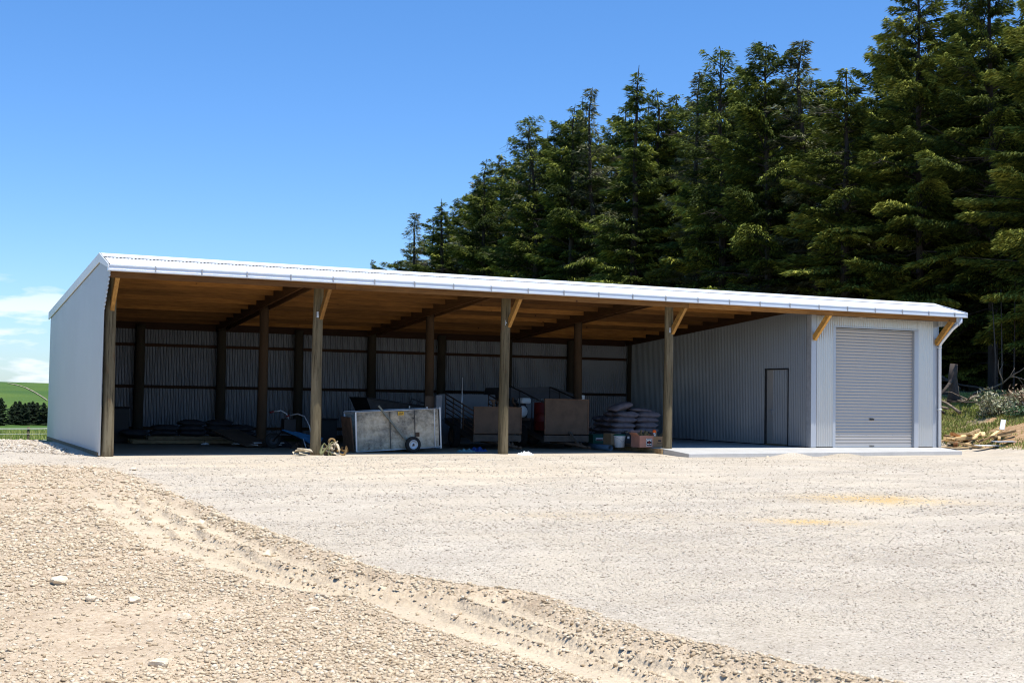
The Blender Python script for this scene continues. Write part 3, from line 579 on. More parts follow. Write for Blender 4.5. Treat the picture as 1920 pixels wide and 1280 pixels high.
bt=[(742,487,34,1,'low dark conifer at the far left end of the shelterbelt, just above the roof',1.),
(787,400,33,3,'thin pale topped conifer at the left end of the shelterbelt',.9),
(805,405,36,0,'short dark conifer just right of the thin pale one at the left end',1.),
(832,372,32,5,'narrow dark pointed conifer third from the left end of the belt',1.),
(864,338,33,3,'open topped conifer with a bare leader left of the sloping row',1.05),
(903,298,32,0,'dark conifer whose tip pokes out where the belt starts rising',1.),
(934,290,34,2,'yellow green bushy conifer right of the dark pointed tip in the left part',1.),
(967,240,33,3,'pale grey green thin conifer in the left middle of the belt',1.),
(1001,224,32,6,'conifer with sparse brownish top in the left middle of the belt',1.),
(1068,195,32,0,'dark conifer with a leaning tip in the middle of the belt',1.),
(1096,183,34,5,'dark narrow conifer beside the pale bare topped one at centre',1.),
(1122,166,33,3,'conifer with a bare pale top left of the tallest dark spire',1.),
(1186,126,31,5,'tall dark spire shaped conifer standing clear above its neighbours',1.1),
(1228,165,33,0,'rounded dark conifer tucked behind the tall spire on its right',1.),
(1262,178,34,2,'olive conifer in the gap right of the tall dark spire',1.),
(1309,140,33,3,'thin pale conifer with ragged arms right of the olive one',1.),
(1354,78,32,6,'tall conifer with a wispy grey leader in the right middle',1.),
(1400,150,34,4,'broad conifer between the wispy leader and the broken top',1.),
(1441,80,32,1,'tall conifer with a dark broken top and bare stem beneath it',.95),
(1482,135,35,0,'darker conifer half hidden left of the pale open topped one',1.),
(1535,72,33,3,'tall pale conifer with an open see-through top',1.25),
(1583,130,32,2,'bright green conifer with a rounded shoulder right of the pale one',1.15),
(1625,190,36,1,'dark conifer filling the dip left of the biggest tree',1.)]
for px,top,xl,k,lab,sx in bt: belt_tree(px,top,xl,PR[k],lab,sx=sx*(1.12 if px>900 else 1.45))
belt_tree(1725,-62,33.2,BIG[0],'biggest conifer, its top out of frame, left of the right edge',H0=21,sx=.95)
belt_tree(1862,-150,34.2,BIG[1],'huge dark conifer at the right edge of the frame, top out of frame',H0=21,sx=.95)
belt_tree(1985,-120,33.2,BIG[0],'huge conifer standing just outside the right edge, limbs reaching in',H0=21,sx=1.0)
belt_tree(1660,60,37,PR[4],'tall conifer behind the left side of the biggest tree',sx=1.1)
belt_tree(1800,0,39,PR[1],'conifer trunk behind, between the two biggest trees at the right',sx=1.1)
GR='dark conifers packed in the hidden rows of the shelterbelt'
g=random.Random(5)
for px,top,xl in [(770,450,40),(815,425,41),(850,395,40),(885,350,41),(920,330,39),(955,305,40),(985,275,39),(1030,245,38),(1050,235,34),(1085,225,40),(1145,205,39),(1165,200,35),(1205,200,39),(1245,210,40),(1290,205,39),(1335,165,40),(1375,150,38),(1420,160,40),(1465,175,40),(1510,150,39),(1555,165,40),(1600,200,41),(1640,190,44),(1690,110,43),(1740,80,44),(1790,60,45),(1840,60,38),(1880,50,44),(1930,20,38),(1950,60,46),(1700,180,50),(1770,170,52),(1850,150,52),(1910,150,53),
     (1320,230,47),(1430,220,48),(1540,210,49),(1220,260,46),(1120,270,45)]:
    belt_tree(px,top+g.uniform(-12,12),xl,PR[g.choice((0,1,2,4,5))],'dark conifer in the hidden rows behind the front of the shelterbelt',GR,sx=1.1)
x,y,z=atd(697,560,175); tree(PR[5],x,y,.55,.55,1,'tiny distant conifer tip showing alone above the roof left of the belt',z=z-1.5) if False else belt_tree(697,486,46,PR[0],'tiny distant conifer tip showing alone above the roof left of the belt',sx=.8)
# far trees seen beneath the clouds at the left
tl=[(-12,741,270,1.1,'dark conifer cut by the left edge of the frame, beyond the fence'),(3,745,272,1.,'pointed dark conifer at the left edge beside the one cut off')]
for px,top,d,s,lab in tl:
    x,y,zt=atd(px,top,d); z0=ground_z(x,y); tree(FAR,x,y,(zt-z0)/10*1.1,(zt-z0)/10,px,lab)
g=random.Random(9); names=['leftmost low','second','third','middle','tall pointed','sixth','tall','last, half hidden']
for i,px in enumerate([22,31,38,46,53,62,72,83]):
    x,y,zt=atd(px,753+g.uniform(-2,2)+(7 if i==0 else 0),280+g.uniform(-6,6)); z0=ground_z(x,y)
    tree(FAR,x,y,(zt-z0)/10*1.25,(zt-z0)/10,i*1.3,f'{["leftmost low conifer","second conifer","third conifer","fourth conifer","fifth, pointed conifer","sixth conifer","seventh, tall conifer","last conifer, by the wall edge,"][i]} from the left in the far clump beyond the fence','conifer','far conifers in the clump on the field')
for px in (60,96,102): 
    x,y,zt=atd(px,756,288); z0=ground_z(x,y); tree(FAR,x,y,(zt-z0)/10*1.3,(zt-z0)/10,px,'dark conifer hidden within or behind the far clump on the field','conifer','hidden far conifers')
# ------------------------------------------------------------------ things in the shed
def wheel(parent,c,r,w=.14,rimmat='galv'):
    """wheel whose axle runs along y"""
    pr=[(r*.58,-w*.38),(r*.66,-w*.5),(r*.9,-w*.5),(r*.985,-w*.36),(r,-w*.15),(r,w*.15),(r*.985,w*.36),(r*.9,w*.5),(r*.66,w*.5),(r*.58,w*.38),(r*.58,-w*.38)]
    e=MB().lathe(pr,(0,0,0),28,'y').build('wheel',M['rubber'],parent); e.location=c
    b=MB(); b.lathe([(.0,-w*.28),(r*.13,-w*.30),(r*.16,-w*.22),(r*.42,-w*.14),(r*.5,-w*.36),(r*.6,-w*.40),(r*.6,w*.4),(r*.5,w*.36),(r*.4,w*.1),(0,w*.1)],(0,0,0),24,'y'); b.build('rim',M[rimmat],e)
    b=MB(); b.lathe([(0,-w*.55),(r*.10,-w*.52),(r*.12,-w*.28)],(0,0,0),12,'y'); b.build('hub',M['rust'],e); return e
def text(s,size,mat,parent,loc,rot,name='lettering'):
    c=bpy.data.curves.new(name,'FONT'); c.body=s; c.size=size; c.extrude=.0015; c.align_x='CENTER'; c.align_y='CENTER'
    o=bpy.data.objects.new(name,c); COL.objects.link(o); bpy.context.view_layer.update()
    me=bpy.data.meshes.new_from_object(o.evaluated_get(bpy.context.evaluated_depsgraph_get())); bpy.data.objects.remove(o)
    t=link(name,me,mat,parent); t.location=loc; t.rotation_euler=rot; return t
# tilted sheet steel crate on wheels
cr=empty('crate_trailer',(5.90,1.1,.015),0,'dented pale sheet steel crate trailer with a diagonal strut, nose on the ground','trailer'); cr.rotation_euler=(0,R(-3.0),0)
Lc,Hc,Dc=2.12,.93,.80
def dented(w,h,name,parent,loc,seed,nx=60,nz=26):
    x=np.linspace(0,w,nx);z=np.linspace(0,h,nz);X,Z=np.meshgrid(x,z); Y=.045*(fbm(X*1.6+seed,Z*1.6,3,seed)-.5)+.012*(fbm(X*6,Z*6,2,seed+1)-.5)
    n=nx*nz; i=np.arange(n).reshape(nz,nx); V=np.concatenate([np.stack([X,Y,Z],-1).reshape(-1,3),np.stack([X,Y+.006,Z],-1).reshape(-1,3)])
    q=np.stack([i[:-1,:-1],i[:-1,1:],i[1:,1:],i[1:,:-1]],-1).reshape(-1,4)
    o=link(name,mesh_np(name,V,np.concatenate([q,q[:,::-1]+n]),True),M['dent'],parent); o.location=loc; return o
dented(Lc-.04,Hc-.02,'side_panel',cr,(.02,0,.01),3); dented(Lc-.04,Hc-.02,'side_panel',cr,(.02,Dc,.01),8)
b=MB()
for y in (-.012,Dc+.02):
    b.tube([(0,y,Hc),(Lc,y,Hc)],.013,8); b.tube([(0,y,0),(Lc,y,0)],.014,8); b.box((0,y,Hc/2),(.035,.035,Hc)); b.box((Lc-.13,y,Hc/2),(.016,.02,Hc)); b.box((Lc+.02,y,Hc/2),(.03,.035,Hc+.06))
for x_ in (0,Lc): b.box((x_,Dc/2,.02),(.03,Dc,.03))
b.box((0,Dc/2,Hc-.02),(.03,Dc,.03)); b.build('frame',M['galv'],cr)
for x_ in (.85,1.48): b=MB(); b.box((x_,-.026,Hc/2),(.014,.014,Hc-.05)); b.build('seam_strip',M['darkmetal'],cr)
b=MB(); b.box((-.07,Dc/2,Hc*.45),(.03,Dc-.1,Hc*.86),(0,R(-4),0)); b.build('end_gate',M['rust'],cr)
b=MB(); b.box((Lc+.045,Dc/2,Hc*.5),(.02,Dc-.06,Hc*.94)); b.build('end_gate',M['dent'],cr)
b=MB(); b.beam((.56,-.055,Hc+.13),(1.32,-.055,.10),.03,.042); b.build('strut',M['strut'],cr)
b=MB(); b.tube([(1.37,-.12,.11),(1.37,Dc+.12,.11)],.03,10); b.build('axle',M['rust'],cr)
wheel(cr,(1.37,-.14,.105),.19,.12); wheel(cr,(1.37,Dc+.14,.105),.19,.12)
b=MB(); b.box((1.13,-.030,.855),(.155,.006,.085)); sg=bevel(b.build('number_plate',M['yellow'],cr),.002,1); text('284',.075,M['rust'],sg,(1.13,-.034,.853),(R(90),0,0),'number')
b=MB(); b.box((1.54,-.02,.33),(.10,.02,.10)); b.build('rust_hole',M['rust'],cr)
b=MB(); b.lathe([(0,-.01),(.012,-.01),(.012,.01)],(1.44,-.03,.72),8,'y'); b.box((1.44,-.03,.72),(.03,.012,.02)); b.build('latch',M['darkmetal'],cr)
# flat tray trailers nose down
def tray_trailer(x,y,w,L,z0,z1,hb,rails,label,railh,skew=.1,tongue=True,board='tail'):
    t=empty('tray_trailer',(x,y,0),-skew,label,'trailer'); sl=(z1-z0)/L
    b=MB(); b.beam((w/2,.03,z0),(w/2,L,z1),w,.05); b.build('deck',M['darkmetal'],t)
    for xx in (.03,w-.03): b=MB(); b.beam((xx,0,z0-.055),(xx,L,z1-.055),.05,.13); b.build('side_rail',M['wtray'],t)
    b=MB(); b.box((w/2,-.02,z0-.01),(w,.06,.16)); b.build('cross_member',M['wtray'],t)
    b=MB(); b.box((w/2,-.035,z0+.10+hb/2),(w,.03,hb)); b.box((w/2,-.055,z0+.13),(w,.012,.03)); hb_=b.build('headboard',M[board],t)
    b=MB(); b.box((w/2,-.035,z0+.115+hb),(w+.01,.045,.03)); b.box((.015,-.04,z0+.1+hb/2),(.03,.045,hb)); b.box((w-.015,-.04,z0+.1+hb/2),(.03,.045,hb)); b.build('edge_frame',M['rust'],hb_)
    for xx in (.03,w-.03):
        b=MB(); n=rails
        for i in range(n): k=railh*(i+1)/n; b.tube([(xx,0,z0+k+.05),(xx,L,z1+k+.05)],.014 if i<n-1 else .019,6)
        for yy in (.0,L*.36,L*.72,L): b.tube([(xx,yy,z0+sl*yy),(xx,yy,z0+sl*yy+railh+.06)],.015,6)
        b.build('rail',M['rust' if n>2 else 'darkmetal'],t)
    for xx in (-.06,w+.06):
        wv=wheel(t,(xx,L*.55,.30),.30,.18,'rust'); wv.rotation_euler=(0,0,R(90))
    b=MB(); b.tube([(-.06,L*.55,.30),(w+.06,L*.55,.30)],.035,8); b.box((w*.15,L*.55,.42),(.08,.3,.25)); b.box((w*.85,L*.55,.42),(.08,.3,.25)); b.build('axle',M['rust'],t)
    b=MB(); b.tube([(w*.25,.3,z0-.1),(w*.62,-.35,.14),(w*.78,-.62,.075)],.04,8); b.tube([(w*.9,.3,z0-.1),(w*.72,-.4,.13)],.035,8); b.lathe([(0,.04),(.05,.03),(.05,-.03),(0,-.04)],(w*.80,-.66,.08),12); b.build('drawbar',M['rust'],t)
    b=MB(); b.beam((w*.55,-.10,z0+.16),(w*.68,-.42,.10),.05,.05); b.build('jack_leg',M['wtray'],t)
    return t
t1=tray_trailer(9.42,2.3,1.30,2.5,.31,.74,.66,5,'flat deck trailer with horizontal pipe rails and brown headboard, behind the third front pole',.62)
b=MB(); b.tube([(.02,1.05,.5),(.05,1.1,1.85)],.016,6); b.build('stake',M['galv'],t1)
b=MB(); b.box((.72,.5,1.10),(.06,.05,.28)); b.tube([(.72,.5,1.20),(.62,.5,1.27),(.76,.5,1.25)],.035,8); b.build('winch_post',M['rust'],t1)
t2=tray_trailer(11.45,2.3,1.26,2.7,.30,.75,.90,1,'flat deck trailer with tall brown headboard, red drum aboard, left of the stacked sacks',.86)
b=MB(); b.lathe([(0,0),(.27,0),(.285,.02),(.285,.24),(.295,.25),(.285,.26),(.285,.48),(.295,.49),(.285,.5),(.285,.74),(.27,.76),(.25,.745),(0,.745)],(0,0,0),28)
o=b.build('drum',M['red']); o.location=(11.85,3.05,.47); tag(o,'dark red drum standing on the deck of the trailer with tall headboard','drum')
e=empty('pump_engine',(11.80,4.45,.72),.3,'white and black small engine on the back of the drum trailer','engine')
b=MB(); b.box((0,0,.22),(.36,.26,.34)); b.box((0,0,.42),(.28,.22,.10)); bevel(b.build('block',M['black'],e),.03,2)
b=MB(); b.lathe([(0,-.17),(.13,-.17),(.16,-.13),(.16,-.10),(.07,-.10)],(0,0,.24),20,'y'); b.build('flywheel',M['white'],e)
b=MB(); b.box((.16,0,.54),(.34,.24,.16)); bevel(b.build('fuel_tank',M['white'],e),.05,3)
b=MB(); b.tube([(-.15,.02,.4),(-.25,.02,.5),(-.25,.02,.62)],.035,8); b.build('exhaust',M['rust'],e); b=MB(); b.box((-.1,0,.03),(.62,.4,.06)); b.build('base',M['rust'],e)
e=empty('covered_machine',(13.35,6.2,0),0,'low white machine under a sloping grey canopy sheet behind the drum trailer','machine')
b=MB(); b.box((-.05,0,.86),(1.9,1.3,.78)); bevel(b.build('body',M['pale'],e),.04,2)
b=MB(); b.prism([(-1.55,1.30),(-1.45,1.62),(.05,1.66),(.95,1.38),(.95,1.34),(-.05,1.56),(-1.40,1.52),(-1.50,1.28)],1,-.8,.8); b.prism([(-1.45,1.32),(.93,1.32),(.05,1.60),(-1.40,1.54)],1,-.74,.74); b.build('canopy',M['canopy'],e)
b=MB(); b.box((1.05,-.45,.95),(.26,.06,1.0),(0,R(3),0)); b.build('end_panel',M['galv'],e)
for xx in (-.6,.6):
    for yy in (-.66,.66): wheel(e,(xx,yy,.26),.26,.16,'rust')
# dark sloping tray behind the crate
e=empty('dump_tray',(7.35,4.6,0),0,'dark steel tipping tray with sloped ends behind the pale crate trailer','trailer')
b=MB(); V=[(0,0,1.28),(2.0,0,1.02),(1.7,.1,.5),(.35,.1,.5),(0,1.4,1.28),(2.0,1.4,1.02),(1.7,1.3,.5),(.35,1.3,.5)]
b.add(V,[(0,1,2,3),(4,5,6,7),(3,2,6,7),(0,3,7,4),(1,2,6,5)]); o=b.build('tray',M['darkmetal'],e); sd_=o.modifiers.new('s','SOLIDIFY'); sd_.thickness=.03
b=MB(); b.tube([(0,0,1.28),(2,0,1.02)],.022,8); b.tube([(0,1.4,1.28),(2,1.4,1.02)],.022,8); b.tube([(1.15,0,1.0),(1.3,.05,1.27),(1.95,.05,1.05)],.02,6); b.build('rim_bar',M['darkmetal'],e)
b=MB(); b.box((1.45,-.05,.95),(.95,.03,.04)); b.box((1.2,-.05,1.0),(.03,.03,.16)); b.build('pale_bar',M['galv'],e)
b=MB(); b.box((1.0,.7,.42),(1.5,.1,.12)); b.tube([(1.0,-.1,.3),(1.0,1.5,.3)],.03,8); b.build('chassis',M['rust'],e)
for yy in (-.1,1.5): wheel(e,(1.0,yy,.28),.28,.16,'rust')
# boards leaning behind crate end
b=MB(); b.box((8.72,2.95,.69),(.17,.10,1.38),(0,0,.1)); tag(bevel(b.build('board',M['pale']),.01),'upright pale grey board just behind the right end of the crate','board')
b=MB(); b.box((8.50,3.05,.68),(.26,.04,1.34),(R(3),0,.1)); tag(b.build('board',M['tail']),'brown upright board left of the pale grey one behind the crate','board')
b=MB(); b.box((10.75,5.7,1.05),(1.75,.04,.72),(R(-6),0,0)); b.box((10.75,5.75,.36),(1.5,.06,.7)); tag(b.build('steel_sheet',M['pale']),'pale grey sheet standing on edge behind the pipe railed trailer','sheet')
b=MB(); b.box((6.72,6.0,.33),(.42,.42,.66),taper=1.08); b.box((6.72,6.0,.68),(.5,.5,.04)); tag(bevel(b.build('bin',M['black']),.02),'black upright bin behind the second front pole','bin')
# crumpled cloths
def crumple(name,cx,cy,w,d,h,mat,label,cat,seed,z=0,rz=0):
    n=26; u=np.linspace(-1,1,n); X,Y=np.meshgrid(u,u); r=np.sqrt(X**2+Y**2); k=1+.35*(fbm(X*2+seed,Y*2,2,seed)-.5)
    Z=h*np.clip(1-r**2.0,0,1)**.6*(.25+1.5*np.abs(fbm(X*2.6+seed,Y*2.6,3,seed+3)-.5)*2)
    Xc=X*w/2*k; Yc=Y*d/2*k; c,s=math.cos(rz),math.sin(rz)
    V=np.stack([Xc*c-Yc*s,Xc*s+Yc*c,Z],-1).reshape(-1,3); i=np.arange(n*n).reshape(n,n); rr_=r.reshape(-1)
    q=np.stack([i[:-1,:-1],i[:-1,1:],i[1:,1:],i[1:,:-1]],-1).reshape(-1,4); q=q[rr_[q].min(1)<1.0]
    o=link(name,mesh_np(name,V,q,False),M[mat]); o.location=(cx,cy,z); md=o.modifiers.new('s','SOLIDIFY'); md.thickness=.006
    return tag(o,label,cat)
crumple('tarpaulin',9.12,1.35,.50,.4,.12,'cloth','blue crumpled tarpaulin on the ground right of the crate trailer','tarpaulin',3,.0)
crumple('cloth',8.72,1.15,.50,.35,.10,'cloth2','pale turquoise crumpled cloth between crate trailer and blue tarpaulin','cloth',5,.0)
crumple('plastic_bag',9.62,-.33,.42,.28,.10,'plastic','white scrap of plastic at the foot of the third front pole','bag',7,-.01)
crumple('plastic_bag',4.85,4.2,.75,.5,.24,'sackd','dusty crumpled bag on the floor left of the blue barrow','bag',8,.0)
crumple('stone_heap',5.2,3.3,.5,.4,.13,'tail','small brown heap of rubbish beside the blue barrow','rubbish',9,.0)
# straps at the foot of the second pole
def ribbon(pts,w,name,mat,label=None,cat=None,parent=None,seed=1):
    from mathutils import noise
    k=12; P_=[]
    pts=[Vector(p) for p in pts]
    for i in range(len(pts)-1):
        p0,p1,p2,p3=pts[max(i-1,0)],pts[i],pts[i+1],pts[min(i+2,len(pts)-1)]
        for j in range(k):
            t=j/k; P_.append(.5*((2*p1)+(p2-p0)*t+(2*p0-5*p1+4*p2-p3)*t*t+(3*p1-p0-3*p2+p3)*t**3))
    V=[]
    for i,p in enumerate(P_):
        a=seed+i*.16; s=Vector((math.cos(a)*.6,math.sin(a)*.8,math.cos(a*.7)*.8)).normalized()*w/2
        for q in (p-s,p+s): V.append((q.x,q.y,max(q.z,.004)))
    F=[(2*i,2*i+1,2*i+3,2*i+2) for i in range(len(P_)-1)]
    o=link(name,mesh_np(name,V,F,True),M[mat],parent); md=o.modifiers.new('s','SOLIDIFY'); md.thickness=.006
    if label: tag(o,label,cat)
    return o
g=random.Random(3)
def tangle(cx,cy,n,r,h): return [(cx+g.uniform(-r,r),cy+g.uniform(-r*.5,r*.5),g.uniform(.01,h)) for _ in range(n)]
ribbon(tangle(4.22,-.35,9,.24,.17),.07,'strap','strap','tangled pale webbing strap on the gravel left of the second pole foot','strap',seed=1)
ribbon(tangle(4.80,-.33,11,.22,.30),.075,'strap','strap','tangled pale webbing strap heaped right of the second pole foot','strap',seed=2)
ribbon(tangle(4.72,-.36,8,.15,.30),.07,'strap','strapg','green webbing strap woven through the pale heap at the second pole','strap',seed=3)
ribbon(tangle(5.10,-.25,7,.14,.2),.07,'strap','brownc','brown strap end trailing right of the heap by the second pole','strap',seed=4)
b=MB(); b.lathe([(.05,-.035),(.085,-.035),(.085,.035),(.05,.035),(.05,-.035)],(0,0,0),18,'y'); o=b.build('strap_roll',M['brownc']); o.location=(4.90,-.12,.30); tag(o,'rolled yellowish strap on top of the heap beside the second pole','strap')
b=MB(); b.box((4.86,-.14,.11),(.22,.2,.22)); tag(b.build('block',M['oldwood']),'short wooden block under the strap roll beside the second pole','block')
# blue barrow with curved handles, walk-behind seeder
e=empty('barrow',(5.0,2.6,0),.0,'blue barrow with curved silver handles on the floor behind the second front pole','barrow')
b=MB(); V=[(-.32,.55,.47),(.52,-.10,.30),(.55,.45,.30),(-.10,.95,.47),(.05,.30,.30),(.42,.02,.05),(.46,.30,.05),(.10,.60,.28)]
b.add(V,[(4,5,6,7),(0,1,5,4),(1,2,6,5),(2,3,7,6),(3,0,4,7)]); o=b.build('tray',M['blue'],e); md=o.modifiers.new('s','SOLIDIFY'); md.thickness=.015
b=MB(); b.tube([(.30,.1,.30),(.26,.2,.58),(.18,.35,.80),(.05,.5,.86),(-.12,.6,.82)],.016,8); b.tube([(-.02,.8,.34),(-.03,.85,.62),(-.10,.95,.85),(-.24,1.0,.93),(-.40,1.05,.90)],.016,8)
b.build('handle',M['galv'],e)
for p,q in (((-.40,1.05,.90),(-.50,1.08,.88)),((-.12,.6,.82),(-.2,.64,.79))): b=MB(); b.tube([p,q],.024,8); b.build('grip',M['red'],e)
b=MB(); b.tube([(.10,.15,.26),(.16,.05,.0)],.014,6); b.tube([(.16,.05,.02),(.62,-.15,.10)],.014,6); b.build('leg',M['galv'],e)
wheel(e,(-.42,1.0,.20),.20,.08,'darkmetal'); b=MB(); b.tube([(-.42,.9,.2),(-.3,.7,.4),(.3,.1,.26)],.018,6); b.build('frame',M['black'],e)
b=MB(); b.box((-.05,.95,.55),(.3,.3,.35)); b.tube([(-.05,.95,.7),(-.05,.9,.95)],.02,6); bevel(b.build('hopper',M['black'],e),.03)
# leaning pale boards beside middle pole, low ramp
b=MB(); b.beam((3.75,5.2,.40),(4.35,4.0,.04),.85,.03); tag(b.build('ramp_board',M['tail']),'wide brown board lying sloped against the first middle pole','board')
for i in range(3):
    b=MB(); b.beam((3.35+.14*i,5.35,.36-.02*i),(4.02+.10*i,4.05,.05),.035,.03); tag(b.build('metal_bar',M['darkmetal']),['leftmost dark bar sloping beside the wide brown board','middle dark bar sloping beside the wide brown board','right dark bar touching the sloping wide brown board'][i],'bar','dark bars sloping to the first middle pole')
for i,x_ in enumerate((4.30,4.42,4.9,5.0)):
    b=MB(); b.box((x_-.1,4.02+(i%2)*.1,.06+.05*(i%2)),(.2,.12,.03),(0,0,.05)); tag(b.build('metal_offcut',M['galv']),['pale metal offcut at the foot of the brown ramp board','pale metal offcut lying over the one at the ramp foot','pale metal offcut right of the first middle pole','pale metal offcut over the one right of the middle pole'][i],'offcut')
# dark stacks at the left, on long timbers
def sack_mesh(w,d,h,seed):
    n,k=18,12; V=[];F=[]
    for i in range(k+1):
        ph=-math.pi/2+math.pi*i/k
        for j in range(n):
            th=2*math.pi*j/n; p=.45; f=lambda c:math.copysign(abs(c)**p,c)
            x=f(math.cos(th))*abs(math.cos(ph))**.55; y=f(math.sin(th))*abs(math.cos(ph))**.55; z=math.sin(ph)
            V.append((x*w/2,y*d/2,z*h/2*(1-.45*(x*x)**2)*(1-.3*(y*y)**2)))
    V=np.array(V); nn=fbm(V[:,0]*6+seed*7,V[:,1]*6+V[:,2]*5,3,seed)-.5; V[:,2]+=nn*h*.42; V[:,:2]*=(1+.10*(fbm(V[:,0]*4+seed,V[:,2]*9,2,seed+5)-.5))[:,None]
    F=[(i*n+j,i*n+(j+1)%n,(i+1)*n+(j+1)%n,(i+1)*n+j) for i in range(k) for j in range(n)]
    return mesh_np('sack',V,F,True)
SK=[sack_mesh(.74,.44,.165,s) for s in range(1,6)]
g=random.Random(12)
def sack(x,y,z,mt,label,group,i=0,sc_=(1,1,1),rot=(0,0,0)):
    me=SK[i%5].copy(); me.materials.append(M[mt]); o=link('sack',me); o.location=(x,y,z); o.scale=sc_; o.rotation_euler=(rot[0]+g.uniform(-.03,.03),rot[1]+g.uniform(-.03,.03),rot[2]+g.uniform(-.06,.06)); return tag(o,label,'sack',group)
lay=['bottom','second','third','fourth','fifth','top']
for l in range(6):
    for c_ in range(2):
        for r_ in range(3):
            x_=13.98+.70*c_+g.uniform(-.03,.03)+(.0 if l<5 else .1); y_=2.55+.44*r_+g.uniform(-.03,.03)
            if r_==2 and l>4: continue
            sack(x_,y_,.215+.143*l,'sack',f'grey sack in the {lay[l]} layer, {["front","middle","back"][r_]} row, {["left","right"][c_]} side of the stack by the partition','grey paper sacks stacked by the partition',l+c_*2+r_*3,(1,1,1.05))
sack(14.02,2.75,1.14,'sack','rumpled grey sack lying tilted on top of the sack stack, left','sacks on top of the stack',1,(1.0,1,1.2),(0,R(-14),.2))
sack(14.62,2.7,1.06,'sack','flat grey sack lying on the right top of the sack stack','sacks on top of the stack',3,(.9,1,.7),(0,R(4),-.1))
for l in range(4):
    sack(13.50+g.uniform(-.05,.05),3.9,.10+.15*l,'sack',f'grey sack in the {lay[l]} layer of the short pile left behind the sack stack','short pile of sacks left of the stack',l+2,(1,1,1.05),(0,0,1.4))
# left dark pile
for i in range(3):
    b=MB(); b.beam((1.6,6.1+.35*i,.06+.0*i),(5.1,6.2+.35*i,.06),.12,.09); tag(b.build('timber',M['oldwood']),['front long timber lying under the dark sacks','middle long timber lying under the dark sacks','back long timber lying under the dark sacks'][i],'timber','long timbers under the dark sacks')
    b=MB(); b.beam((2.0,6.15+.3*i,.155),(4.6,6.1+.3*i,.155),.10,.08); tag(b.build('timber',M['oldwood']),['short front timber on top of the long timbers under the sacks','short middle timber on top of the long timbers under the sacks','short back timber on top of the long timbers under the sacks'][i],'timber','timbers laid on the long timbers')
cols=[(1.75,1),(2.45,2),(3.15,3),(3.85,3),(4.5,2)]
for ci,(x_,nl) in enumerate(cols):
    for l in range(nl):
        sack(x_+g.uniform(-.07,.07),6.45+g.uniform(-.05,.05),.28+.13*l,'sackd',f'dark sack, {lay[l]} in the {["first","second","third","fourth","last"][ci]} column from the left of the long pile','dark sacks in the long pile at the left',ci+l,(1,1.1,1))
b=MB(); b.box((1.35,7.3,.45),(.62,.6,.90)); b.box((1.35,7.3,.92),(.66,.64,.04)); tag(bevel(b.build('cabinet',M['black']),.03),'black upright box behind the left corner pole','box')
for i,x_ in enumerate((3.35,4.15)):
    crumple('paper_scrap',x_,5.6,.22,.12,.05,'plastic',['left white paper scrap before the dark sack pile','right white paper scrap before the dark sack pile'][i],'paper',20+i,.01)
# goods by the slab
b=MB(); b.tube([(13.02,3.0,.075),(12.92,1.35,.075)],.075,18,False); o=b.build('pipe',M['pipe']); md=o.modifiers.new('s','SOLIDIFY'); md.thickness=.012; md.offset=-1; tag(o,'grey blue plastic pipe lying along the edge of the slab','pipe')
e=empty('battery',(13.28,2.72,.13),.12,'dark teal box with pale red label behind the grey blue pipe','box')
b=MB(); b.box((0,0,.12),(.40,.25,.23)); b.box((0,0,.25),(.42,.27,.03)); bevel(b.build('case',M['green'],e),.01); b=MB(); b.box((0,-.128,.13),(.24,.004,.075)); b.build('label',M['white'],e); b=MB(); b.box((0,-.132,.115),(.22,.003,.035)); b.build('red_band',M['red'],e)
def carton(x,y,z,w,d,h,mt,label,rz=0,flaps=True):
    e=empty('cardboard_box',(x,y,z),rz,label,'box'); b=MB(); t=.008
    for a in ((0,-d/2,h/2,w,t,h),(0,d/2,h/2,w,t,h),(-w/2,0,h/2,t,d-.018,h),(w/2,0,h/2,t,d-.018,h),(0,0,.006,w-.02,d-.02,.01)): b.box(a[:3],a[3:])
    b.build('walls',M[mt],e)
    if flaps:
        for sx in (-1,1): b=MB(); b.box((sx*(w/2+.05),0,h+.035),(.13,d-.02,.006),(0,R(-38*sx),0)); b.build('flap',M[mt],e)
        b=MB(); b.box((0,d/2+.02,h+.06),(w-.02,.006,.13),(R(-20),0,0)); b.build('flap',M[mt],e)
    return e
carton(13.42,2.15,.13,.30,.34,.30,'card','plain dim cardboard box left of the white bucket',.1,False)
e=empty('bucket',(13.13,1.24,.10),0,'white plastic bucket with dark green rim standing beside the pipe end','bucket')
b=MB(); b.lathe([(0,0),(.125,0),(.15,.27),(.158,.275),(.158,.295),(.148,.295),(.122,.01),(0,.01)],n=28); b.build('pail',M['plastic'],e)
b=MB(); b.lathe([(.150,.297),(.165,.297),(.163,.325),(.12,.345),(0,.345)],n=28); b.build('lid',M['green'],e)
b=MB(); b.tube([(-.155,-.02,.27),(-.10,-.135,.22),(.0,-.155,.15),(.08,-.14,.2),(.15,-.02,.27)],.004,5); b.build('wire_handle',M['galv'],e)
e=empty('jerrycan',(13.43,1.42,.13),.2,'black container between the white bucket and the labelled box','container')
b=MB(); b.box((0,0,.17),(.20,.17,.34)); b.tube([(-.06,0,.34),(-.05,0,.39),(.05,0,.39),(.06,0,.34)],.012,6); bevel(b.build('body',M['black'],e),.02); b=MB(); b.lathe([(.03,0),(.03,.04),(0,.04)],(.0,-.04,.34),12); b.build('cap',M['card'],e); b=MB(); b.box((0,-.088,.22),(.07,.004,.06)); b.build('label',M['galv'],e)
